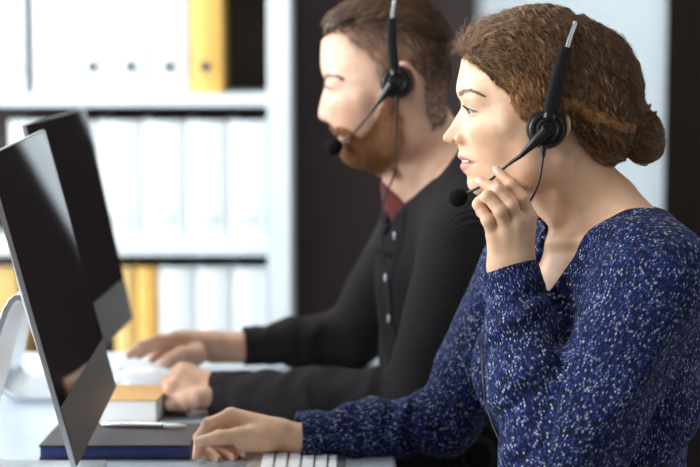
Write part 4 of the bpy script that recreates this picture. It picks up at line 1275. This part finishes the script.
def mcol(c, P, s, x, z, w, mix):
    zu = w(0, 130.2)[1]; zl = w(0, 140.5)[1]; zm = w(0, 133.2)[1]; t = np.clip(s/.025, 0, 1.3)
    front = (x < w(356, 0)[0]) & (z > w(0, 170)[1])
    m = sstep(-.0010, .0010, (zu-(zu-zm)*t**1.7)-z)*sstep(-.0010, .0010, z-(zl+(zm-zl)*t**2))*front*(s < .026); c[:] = mix(c, (m*.8).astype(f32), (.44, .16, .12))
    bx_, bz = w(352, 112); m = np.exp(-(((x-bx_)/.03)**2+((z-bz)/.025)**2))*.28*(s > .02); c[:] = mix(c, m, (.62, .26, .18))
    nx_, nz = w(322, 115); m = np.exp(-(((x-nx_)/.013)**2+((z-nz)/.013)**2))*.25; c[:] = mix(c, m, (.60, .25, .18))
    ex_, ez_ = w(405, 79); m = np.exp(-(((x-ex_)/.02)**2+((z-ez_)/.035)**2))*.35*(s > .072); c[:] = mix(c, m, (.66, .22, .14))
    # shaved sides and beard shadow: stubble grows in the skin
    sd = poly2(x, z, [w(*p) for p in mside]); m = sstep(.006, -.006, sd)*(.22+.30*sstep(w(405, 0)[0], w(440, 0)[0], x)); c[:] = mix(c, m, (.26, .15, .095))
    ex, es, ez, er = hm.eye; b = z-ez; a = s-es
    rim = np.exp(-((b+.0022-.0030*(1-(a/.015)**2))/.0012)**2)*(np.abs(a) < .0155)*(x < ex+.004)*(x > ex-.02); c[:] = mix(c, rim*.8, (.06, .03, .02))
    m = np.exp(-((a/.019)**2+((b-.001)/.010)**2))*(x < ex+.012)*.30; c[:] = mix(c, m, (.40, .20, .15))  # shade of the eye socket painted into the skin colour
    for pts, rs in ml_f+mr_f:
        for p_, r_ in zip(pts[:3], rs[:3]):
            dd = np.sqrt(((P-vec(p_))**2).sum(1)); c[:] = mix(c, (np.exp(-(dd/(r_*1.2))**2)*.12).astype(f32), (.56, .22, .15))
mside = [(349,40),(362,34),(372,28),(400,26),(455,30),(453,100),(446,122),(430,128),(420,112),(418,74),(402,58),(388,62),(382,84),(374,78),(368,62),(356,56)]
np_mesh('body', V, Q, M['skin'], man, col=skin_cols(V, hm, (.62, .385, .265), None, mcol))
eyes(hm, man, (.12, .15, .17))
lashes(hm, man, .0028, .0150, -.0022, length=.006, n=34, col=(.08, .045, .025))
brows(hm, m_body, man, [(327.5,78),(331,75.4),(337,74.4),(346,77.6)], [.014,.022,.034,.050], 760, (.10, .05, .028), .009, 3, .0022)
for fj in mr_f: nail(fj, (-.3, -.3, .9), .0062, .012, 'fingernail', man)
nail(ml_t, (0, -.9, .5), .0070, .014, 'fingernail', man); nail(mr_t, (0, -.8, .6), .0070, .014, 'fingernail', man)
# shirt
MC_L = W(212, 395.5, 2.873); MC_L2 = W(245, 395, 2.866); MC_R = W(244, 346, 3.213); MC_R2 = W(275, 345, 3.222)
PLK = .062
def m_shirt(P):
    f = m_trunk(P)-.011
    n1 = wob(P, 15, 3); n2 = wob(P, 30, 5)
    q = P-vec(MN); l = q @ vec(ML); fw = q @ vec(MF); z = q[:, 2]
    f = f+n1*.004+.0030*np.sin(l*50+z*40+2*n1)*sstep(0, -.12, z)+.0015*n2
    f = smin(f, sleeve(P, M_SL, M_EL, MC_L, .070, .060, .047, .0335, .65, 13), .022)
    f = smin(f, sleeve(P, M_SR, M_ER, MC_R, .068, .050, .040, .0290, .8, 18), .022)
    # placket strip down the front
    f = f-.0022*sstep(.019, .015, np.abs(l-PLK))*sstep(-.02, .0, fw)
    # collar, slanting steeply down to the open front
    fq = q @ vec(MF); r_ = np.sqrt((fq+.006)**2+l**2)
    top = np.clip(.058-(fq+.020)*1.12, -.045, .066)
    f = smax(f, (z-top+.006)*.65, .004)
    stand = np.maximum(np.abs(r_-.0735+(z-.02)*.10)-.0028, np.maximum(z-top-.002, top-.040-z)*.65)
    f = smin(f, stand, .004)
    leaf = np.maximum(np.abs(r_-.0775-(top-z)*.42)-.0022, np.maximum(z-top-.0035, (top-.036-.022*sstep(.0, .07, fq))-z)*.65)
    f = smin(f, leaf, .0025)
    inner = np.maximum(r_-.0705+(z-.02)*.10, -(z+.03))
    rb = np.interp(z, [-.085, -.02, .05], [0.0, .022, .056]).astype(f32)
    V_ = np.maximum(np.maximum(np.abs(l-PLK*.6)-rb, -(fw-.015)), -(z+.085))
    f = smax(f, -np.minimum(inner, V_), .003)
    for a, b, ro, ri in ((MC_L, MC_L2, .0350, .0285), (MC_R, MC_R2, .0315, .0265)):
        t, L, d = seg_t(P, a, b); r = np.sqrt((d*d).sum(1)); near = r < .052
        band = np.maximum(np.abs(t-.030)-.030, r-ro)-.0012
        f = np.where(near & (t < .060), np.where(t < .008, np.minimum(np.maximum(f, .001-t), band), np.minimum(f, band)), f)
        f = np.where(near, smax(f, -np.maximum(r-ri, t-.024), .002), f)
    return f
V, Q = extract(m_shirt, (-.32, 2.55, .50), (.40, 3.36, 1.20), .0026*QUAL)
P = V.astype(f32)
u1, v1, e1 = sleeve_pat(P, M_SL, M_EL, MC_L); u2, v2, e2 = sleeve_pat(P, M_SR, M_ER, MC_R)
q = P-vec(MN); l = q @ vec(ML); fw = q @ vec(MF); z = q[:, 2]
isA = (e1 < .078) & (e1 < e2); isB = (e2 < .072) & ~isA & (l < -.12)
shirt = np_mesh('shirt', V, Q, M['shirt'], man, vec=np.stack([np.where(isA, u1, np.where(isB, u2+3, l+6)), np.where(isA, v1, np.where(isB, v2+3, z-.7*fw+6)), 0*l], 1))
# dark red undershirt showing in the open collar
def m_tee(P):
    f = m_trunk(P)-.0045; q = P-vec(MN); z = q[:, 2]; fw = q @ vec(MF)
    f = smax(f, (z-(fw-.079)*1.0)*.7, .002); return smax(f, -(z+.12), .003)
V, Q = extract(m_tee, (-.05, 2.70, .92), (.34, 3.22, 1.16), .003*QUAL)
np_mesh('undershirt', V, Q, M['red_tee'], man)
# buttons sit on the placket
def surf(fn, p, d, n=60, st=.004):
    p = np.array(p, float); d = np.array(d, float); d /= np.linalg.norm(d)
    for i in range(n):
        v = float(fn(np.array([p], f32))[0])
        if v < .0006: break
        p = p+d*max(v*.6, .0004)
    return p
for zz in (-.075, -.138, -.20):
    p = surf(m_shirt, tm_(.20, PLK, zz), -MF)
    MB().lathe(p+MF*.0002, MF, [(.0062, 0), (.0064, .0012), (.0058, .0022), (.0045, .0017), (.0038, .0017)], 18).build('shirt_button', M['button'], shirt, smooth=True)
def m_trou(P):
    f = ellR(P, tm_(0, 0, -.62), (.14, .19, .11), MAX_)
    for s in (-1, 1):
        hip = tm_(0, s*.10, -.62); kn = tm_(.42, s*.12, -.55); ft = tm_(.36, s*.12, -.97)
        f = smin(f, cone(P, hip, kn, .09, .066), .04); f = smin(f, cone(P, kn, ft, .062, .045), .02)
    return f
V, Q = extract(m_trou, (-.42, 2.55, .02), (.42, 3.40, .68), .007)
np_mesh('trousers', V, Q, M['trousers'], man)
# ---- hair: longer swept back top, clipped sides
def Mx(px, py): p = W(px, py, YM); return (p[0], p[2])
c1 = Mx(388, 60); c2 = Mx(356, 36)
mtop = [(300,46),(321,43),(332,33),(348,26),(364,25),(400,27),(430,33),(470,44),(470,-40),(300,-40)]
mside2 = [(340,32),(360,16),(440,14),(470,30),(470,100),(449,104),(444,122),(432,130),(424,112),(421,74),(404,58),(388,60),(384,78),(377,74),(372,58),(358,48)]
def m_bulk(P):
    f = ell(P, (c1[0], YM, c1[1]), (.0985, .0825, .1010))
    return smin(f, ell(P, (c2[0], YM, c2[1]), (.052, .062, .040)), .02)
ptop = [Mx(*p) for p in mtop]
def m_hair(P): return smax(m_bulk(P)-.002, poly2(P[:, 0], P[:, 2], ptop)*.55, .016)
def m_shell(P): return m_hair(P)+.0035+np.sin(P[:, 1]*260+2*wob(P, 40, 2))*.0010
V, Q = extract(m_shell, W(305, 60, YM)-[0, .11, 0], W(465, -30, YM)+[0, .11, 0], .0025*QUAL)
np_mesh('hair', V, Q, M['hair'], man, col=np.tile(np.array([.050, .027, .016]), (len(V), 1)))
r = np.random.default_rng(4); P = V.astype(f32); n = int(5200/QUAL); roots = P[r.choice(len(P), n)]
def mflow(p, t): return np.tile(np.array([1.0, 0, .30], f32), (len(p), 1))+np.array([0, 0, -1.1], f32)*sstep(Mx(380, 0)[0], Mx(450, 0)[0], p[:, 0])[:, None]
K = 14
path = grow(m_hair, roots, mflow, r.normal(.001, .0012, n).astype(f32), r.uniform(.025, .05, n), K, r.uniform(.0002, .0008, n), r.uniform(.02, .04, n), 5, .12)
k = np.clip(.3+.25*wob(roots, 90, 5)+r.normal(0, .15, n), 0, 1)[:, None]
strand_mesh('swept_hair', path, np.interp(np.linspace(0, 1, K), [0, .8, 1], [.0004, .00038, .0001])[None].repeat(n, 0), np.array([.038, .019, .010])*(1-k)+np.array([.27, .145, .068])*k, M['hair'], man)
# clipped sides, thinning to stubble downwards
def scatter(fn, polyp, n, srange, seed):
    """roots on the skin inside a side-view outline"""
    r = np.random.default_rng(seed); pl = [Mx(*p) for p in polyp]; xs = [a for a, b in pl]; zs = [b for a, b in pl]; out = []
    while sum(len(o) for o in out) < n:
        x = r.uniform(min(xs), max(xs), 4000).astype(f32); z = r.uniform(min(zs), max(zs), 4000).astype(f32)
        k = poly2(x, z, pl) < 0; x = x[k]; z = z[k]; sg = np.where(r.uniform(size=len(x)) < .7, -1, 1)
        p = np.stack([x, YM+sg*srange, z], 1).astype(f32)
        for _ in range(14):                          # walk inwards along the depth axis onto the skin
            v = fn(p); p[:, 1] -= (sg*np.clip(v, -.02, .02)*.8).astype(f32)
        ok = np.abs(fn(p)) < .002; out.append(p[ok])
    return np.concatenate(out)[:n]
def mskin(P): return smin(hm(P), m_trunk(P), .022)
rt = scatter(mskin, mside2, int(9000/QUAL), .13, 6)
dn = np.maximum(sstep(Mx(402, 0)[0], Mx(440, 0)[0], rt[:, 0]), sstep(Mx(0, 48)[1], Mx(0, 20)[1], rt[:, 2])*.8)
rt = rt[r.uniform(size=len(rt)) < .30+.70*dn]; dn = np.maximum(sstep(Mx(402, 0)[0], Mx(440, 0)[0], rt[:, 0]), sstep(Mx(0, 48)[1], Mx(0, 20)[1], rt[:, 2])*.8)
low = sstep(Mx(0, 40)[1], Mx(0, 95)[1], rt[:, 2])
L_ = (.011*(1-low)+.0035)*r.uniform(.7, 1.2, len(rt))
path = grow(mskin, rt, lambda p, t: np.tile(np.array([.55, 0, -.9], f32), (len(p), 1)), (.0008+.0022*(1-low)).astype(f32), L_, 6, np.full(len(rt), .0002), np.full(len(rt), .02), 8, .25, hmul=np.linspace(.1, 1, 6))
strand_mesh('clipped_side_hair', path, np.linspace(.0003, .00012, 6)[None].repeat(len(rt), 0), np.array([.085, .044, .024])*r.uniform(.5, 1.7, (len(rt), 1))*(.8+1.6*(1-dn))[:, None], M['hair'], man)
# ---- beard and moustache
mbeard = [(334,126),(338,124),(346,125),(354,131),(360,136),(368,128),(378,112),(384,92),(392,94),(398,112),(399,130),(392,150),(384,163),(368,172),(352,170),(342,160),(340,146),(343,141),(350,140),(352,136),(346,131),(336,130)]
rt = scatter(mskin, mbeard, int(6500/QUAL), .13, 9)
# the chin front is narrow seen from the side, so add roots there head-on
def scatter_front(n, y0, y1, smax_, seed):
    r = np.random.default_rng(seed); z0 = Mx(0, y1)[1]; z1 = Mx(0, y0)[1]; z = r.uniform(z0, z1, n).astype(f32); s = r.uniform(-smax_, smax_, n).astype(f32)
    p = np.stack([np.full(n, Mx(300, 0)[0], f32), YM+s, z], 1)
    for _ in range(16):
        v = mskin(p); p[:, 0] += (np.clip(v, -.02, .02)*.8).astype(f32)
    return p[np.abs(mskin(p)) < .002]
rf = np.concatenate([scatter_front(int(1800/QUAL), 143, 168, .034, 3), scatter_front(int(700/QUAL), 122.5, 129, .026, 4)])
rt = np.concatenate([rt, rf]); n = len(rt)
up = sstep(Mx(0, 128)[1], Mx(0, 90)[1], rt[:, 2])
L_ = (.013*(1-up)+.0035)*r.uniform(.6, 1.2, n); mou = (rt[:, 2] > Mx(0, 131)[1]) & (rt[:, 0] < Mx(352, 0)[0]); L_ = np.where(mou, .008, L_)
path = grow(mskin, rt, lambda p, t: np.tile(np.array([.25, 0, -1.0], f32), (len(p), 1)), (.0014+.0045*(1-up)*r.uniform(.3, 1, n)).astype(f32), L_, 8, r.uniform(.0002, .0012, n), r.uniform(.008, .016, n), 12, .35, hmul=np.linspace(.1, 1, 8))
k = r.beta(1.5, 2, n)[:, None]
strand_mesh('beard', path, np.interp(np.linspace(0, 1, 8), [0, .7, 1], [.00036, .00032, .0001])[None].repeat(n, 0), np.array([.14, .05, .018])*(1-k)+np.array([.56, .235, .075])*k, M['hair'], man)
# ------------------------------------------------------------------ headsets
def headset(label, Yc, cup, ys, band_pts, slide, boom, mic, cable, s, top_z):
    """cup: photo point of the ear cup; ys: sideways distance of the cup's outer face from the mid plane"""
    c = W(cup[0], cup[1], Yc-ys); o = empty('headset', c, label, 'headset')
    ax = np.array([0, 1.0, 0]); c = np.array(c)
    # lathe axis +Y points into the head
    MB().lathe(c+[0, .012*s, 0], ax, [(.012*s, .0), (.0235*s, .0), (.0245*s, .003*s), (.0245*s, .010*s), (.022*s, .013*s), (.012*s, .013*s)], 44).build('ear_cushion', M['leatherette'], o, smooth=True)
    cupo = MB().lathe(c, ax, [(.0005, .0025*s), (.0095*s, .0022*s), (.0105*s, .0002*s), (.0118*s, -.0004*s), (.0135*s, .0004*s), (.0140*s, .0035*s), (.0168*s, .0040*s), (.0175*s, .0025*s), (.0205*s, .0035*s), (.0222*s, .0065*s), (.0225*s, .0119*s)], 48).build('ear_cup', M['black_plastic'], o, smooth=True)
    MB().lathe(c+[0, -.0012*s, 0], ax, [(.0005, 0), (.0080*s, .0004), (.0088*s, .0012), (.0088*s, .004*s)], 32).build('pivot_cap', M['black_gloss'], cupo, smooth=True)
    # arm: wide flattened strap from the cup up
    P = [W(x, y, Yc-yy) for x, y, yy in band_pts[0]]
    armo = MB().tube(P, band_pts[1], n=14, flat=.34, up=(0, 1, 0)).build('arm', M['black_matte'], o, smooth=True)
    MB().tube([P[0]+[0, -.001, 0], P[0]*.6+P[1]*.4+[0, -.0015, 0]], [.0075*s, .0062*s], n=12, flat=.5, sub=1).build('hinge', M['black_gloss'], armo, smooth=True)
    S = [W(x, y, Yc-yy) for x, y, yy in slide]
    top = S[-1]
    # steel band over the crown to the far side
    half = []; n = 9; y_n = top[1]; zc = top[2]
    for i in range(1, n):
        a = i/n*math.pi; half.append(np.array([top[0], Yc-(Yc-y_n)*math.cos(a), zc+(top_z-zc)*math.sin(a)]))
    far = [np.array([p[0], 2*Yc-p[1], p[2]]) for p in S[::-1]]
    MB().tube(S+half+far, .0024*s, n=8, flat=.35, up=(0, 1, 0), sub=4).build('headband', M['steel'], o, smooth=True)
    fp = [np.array([p[0], 2*Yc-p[1], p[2]]) for p in P]
    MB().tube(fp, band_pts[1], n=12, flat=.34, up=(0, 1, 0)).build('far_arm', M['black_matte'], o, smooth=True)
    MB().box(fp[0][0]-.016, fp[0][0]+.016, fp[0][1]-.012, fp[0][1]+.002, fp[0][2]-.03, fp[0][2]+.012).build('temple_pad', M['leatherette'], o, bevel=.005)
    B = [W(x, y, Yc-yy) for x, y, yy in boom[0]]
    k = boom[2]
    MB().tube(B[:k+1], boom[1][:k+1], n=12, flat=.7).build('boom_base', M['black_gloss'], o, smooth=True)
    boomo = MB().tube(B[k:], boom[1][k:], n=10).build('boom', M['black_plastic'], o, smooth=True)
    # foam ball, a little egg-shaped along the boom
    m = W(*mic[0]); d = B[-1]-B[-2]; d /= np.linalg.norm(d)
    r_ = mic[1]; prof = [(r_*math.sin(math.pi*i/16)*(1-.10*math.cos(math.pi*i/16))+1e-4, -r_*1.12*math.cos(math.pi*i/16)) for i in range(17)]
    MB().lathe(m, d, prof, 28).build('microphone', M['foam'], boomo, smooth=True)
    Cb = [W(*q) for q in cable]
    MB().lathe(Cb[0]+[0, 0, .004], (0, 0, -1), [(.0030*s, 0), (.0036*s, .002), (.0030*s, .004), (.0034*s, .006), (.0026*s, .008), (.0030*s, .010), (.0018*s, .014)], 16).build('strain_relief', M['black_plastic'], o, smooth=True)
    MB().tube(Cb, .00135*s, n=8, sub=8).build('cable', M['black_plastic'], o, smooth=True)
    return o
headset("black wired headset on the curly-haired woman, its boom held between her fingers", YW, (548,129.5), .0985,
    ([(549.5,118,.0965),(551.5,106,.0960),(556,86,.0945),(562,64,.0905),(567,47.5,.0855)], [.0066,.0088,.0084,.0080,.0070]),
    [(566.5,50,.0865),(570.5,36,.0795),(575.2,24,.0610)],
    ([(546.5,130.5,.1000),(536,141,.0990),(521,155.5,.0950),(507,165.5,.087),(493.5,177.5,.0755),(479,187.2,.062),(466,193.6,.050)], [.0072,.0060,.0030,.0019,.0018,.0018,.0018], 2),
    ((458.5,197.3,YW-.046), .0112),
    [(543.5,149,YW-.094),(543,158,YW-.094),(540.5,175,YW-.093),(536,190,YW-.088),(529,204,YW-.078),(522,225,YW-.066),(505,262,YW-.040),(489,300,YW-.030),(484,330,2.372),(482,355,2.348),(483.5,385,2.275),(487,407,2.262),(495,430,2.25),(505,449,2.24),(516,470,2.232)], 1.0, W(575, 20, YW)[2])
headset("black wired headset on the bearded man's head, its boom running to his mouth", YM, (397,82.5), .1040,
    ([(396,74,.1020),(393.5,62,.1010),(392,45,.0990),(391.5,30,.0950),(391.8,18,.0890)], [.0066,.0080,.0078,.0074,.0066]),
    [(391.8,20,.0900),(393,9,.0810),(395.5,-4,.0620)],
    ([(392,85,.1050),(386,93,.1030),(377,104,.0990),(368,116,.090),(358,128,.076),(350,137,.062),(343,141.5,.052)], [.0076,.0062,.0030,.0019,.0019,.0019,.0019], 2),
    ((334.5,146.5,YM-.047), .0122),
    [(397,99,YM-.098),(397,112,YM-.098),(396.5,140,YM-.096),(396,168,YM-.10),(391,183,YM-.115),(383,205,YM-.12),(381.5,235,YM-.13),(384,262,YM-.14),(389,284,YM-.15),(391,320,YM-.15)], 1.0, W(396, -10, YM)[2]+.004)
# ------------------------------------------------------------------ seats under the table edge
def stool(x, y, h, label):
    o = empty('office_stool', (x, y, 0), label, 'stool')
    MB().lathe((x, y, h-.075), (0, 0, 1), [(.15, 0), (.185, .006), (.195, .025), (.19, .05), (.165, .06)], 40).build('seat', M['leatherette'], o, smooth=True)
    MB().lathe((x, y, .10), (0, 0, 1), [(.028, 0), (.028, .15), (.018, .151), (.018, h-.18), (.05, h-.177)], 24).build('column', M['steel'], o, smooth=True)
    for k in range(5):
        a = k*2*math.pi/5+.3; c, s = math.cos(a), math.sin(a)
        lg = MB().tube([(x+c*.02, y+s*.02, .105), (x+c*.15, y+s*.15, .085), (x+c*.25, y+s*.25, .068)], [.020, .016, .012], n=10).build('leg', M['alu'], o, smooth=True)
        p = np.array([x+c*.25, y+s*.25, .027])
        MB().lathe(p-np.array([-s, c, 0])*.012, (-s, c, 0), [(.020, 0), (.0265, .004), (.0265, .020), (.020, .024)], 20).build('caster', M['black_plastic'], lg, smooth=True)
p = tw(-.01, 0, -.60); stool(p[0], p[1], p[2]-.07, 'round black swivel stool under the curly-haired woman')
p = tm_(-.03, 0, -.62); stool(p[0], p[1], p[2]-.07, 'round black swivel stool under the bearded man')
# ------------------------------------------------------------------ light and camera
def area(name, loc, rot, sx, sy, power, col):
    l = bpy.data.lights.new(name, 'AREA'); l.shape = 'RECTANGLE'; l.size = sx; l.size_y = sy; l.energy = power; l.color = col
    o = bpy.data.objects.new(name, l); C.objects.link(o); o.location = loc; o.rotation_euler = rot; return o
# daylight through the two left windows
area('window_daylight', (-2.72, 1.1, 1.68), (0, R(-90), 0), 1.6, 1.8, 128, (.93, .97, 1.0))
area('window_daylight', (-2.72, 3.5, 1.68), (0, R(-90), 0), 1.6, 2.2, 150, (.93, .97, 1.0))
# added fill lights below the ceiling, brightening the shelf and back wall
area('background_fill', (-.9, 3.75, 2.72), (0, 0, 0), 1.4, .3, 26, (1.0, .95, .88))
area('background_fill', (.9, 4.2, 2.72), (0, 0, 0), .9, .3, 12, (1.0, .97, .93))
wd = bpy.data.worlds.new('world'); bpy.context.scene.world = wd; wd.use_nodes = True
bg = wd.node_tree.nodes['Background']; bg.inputs['Color'].default_value = (1.0, .86, .72, 1); bg.inputs['Strength'].default_value = .13
cam = bpy.data.cameras.new('camera'); co = bpy.data.objects.new('camera', cam); C.objects.link(co)
cam.sensor_width = 36; cam.lens = F_PX/700*36; cam.clip_start = .05
co.location = (0, 0, CAMZ); co.rotation_euler = (R(90)-PITCH, 0, 0)
cam.dof.use_dof = True; cam.dof.focus_distance = 2.36; cam.dof.aperture_fstop = 3.6
sc = bpy.context.scene; sc.camera = co
sc.view_settings.view_transform = 'Standard'; sc.view_settings.look = 'None'; sc.view_settings.gamma = 1.0
sc.view_settings.exposure = 0.12
try:
    sc.view_settings.use_curve_mapping = False
    sc.cycles.use_denoising = True
except Exception:
    pass
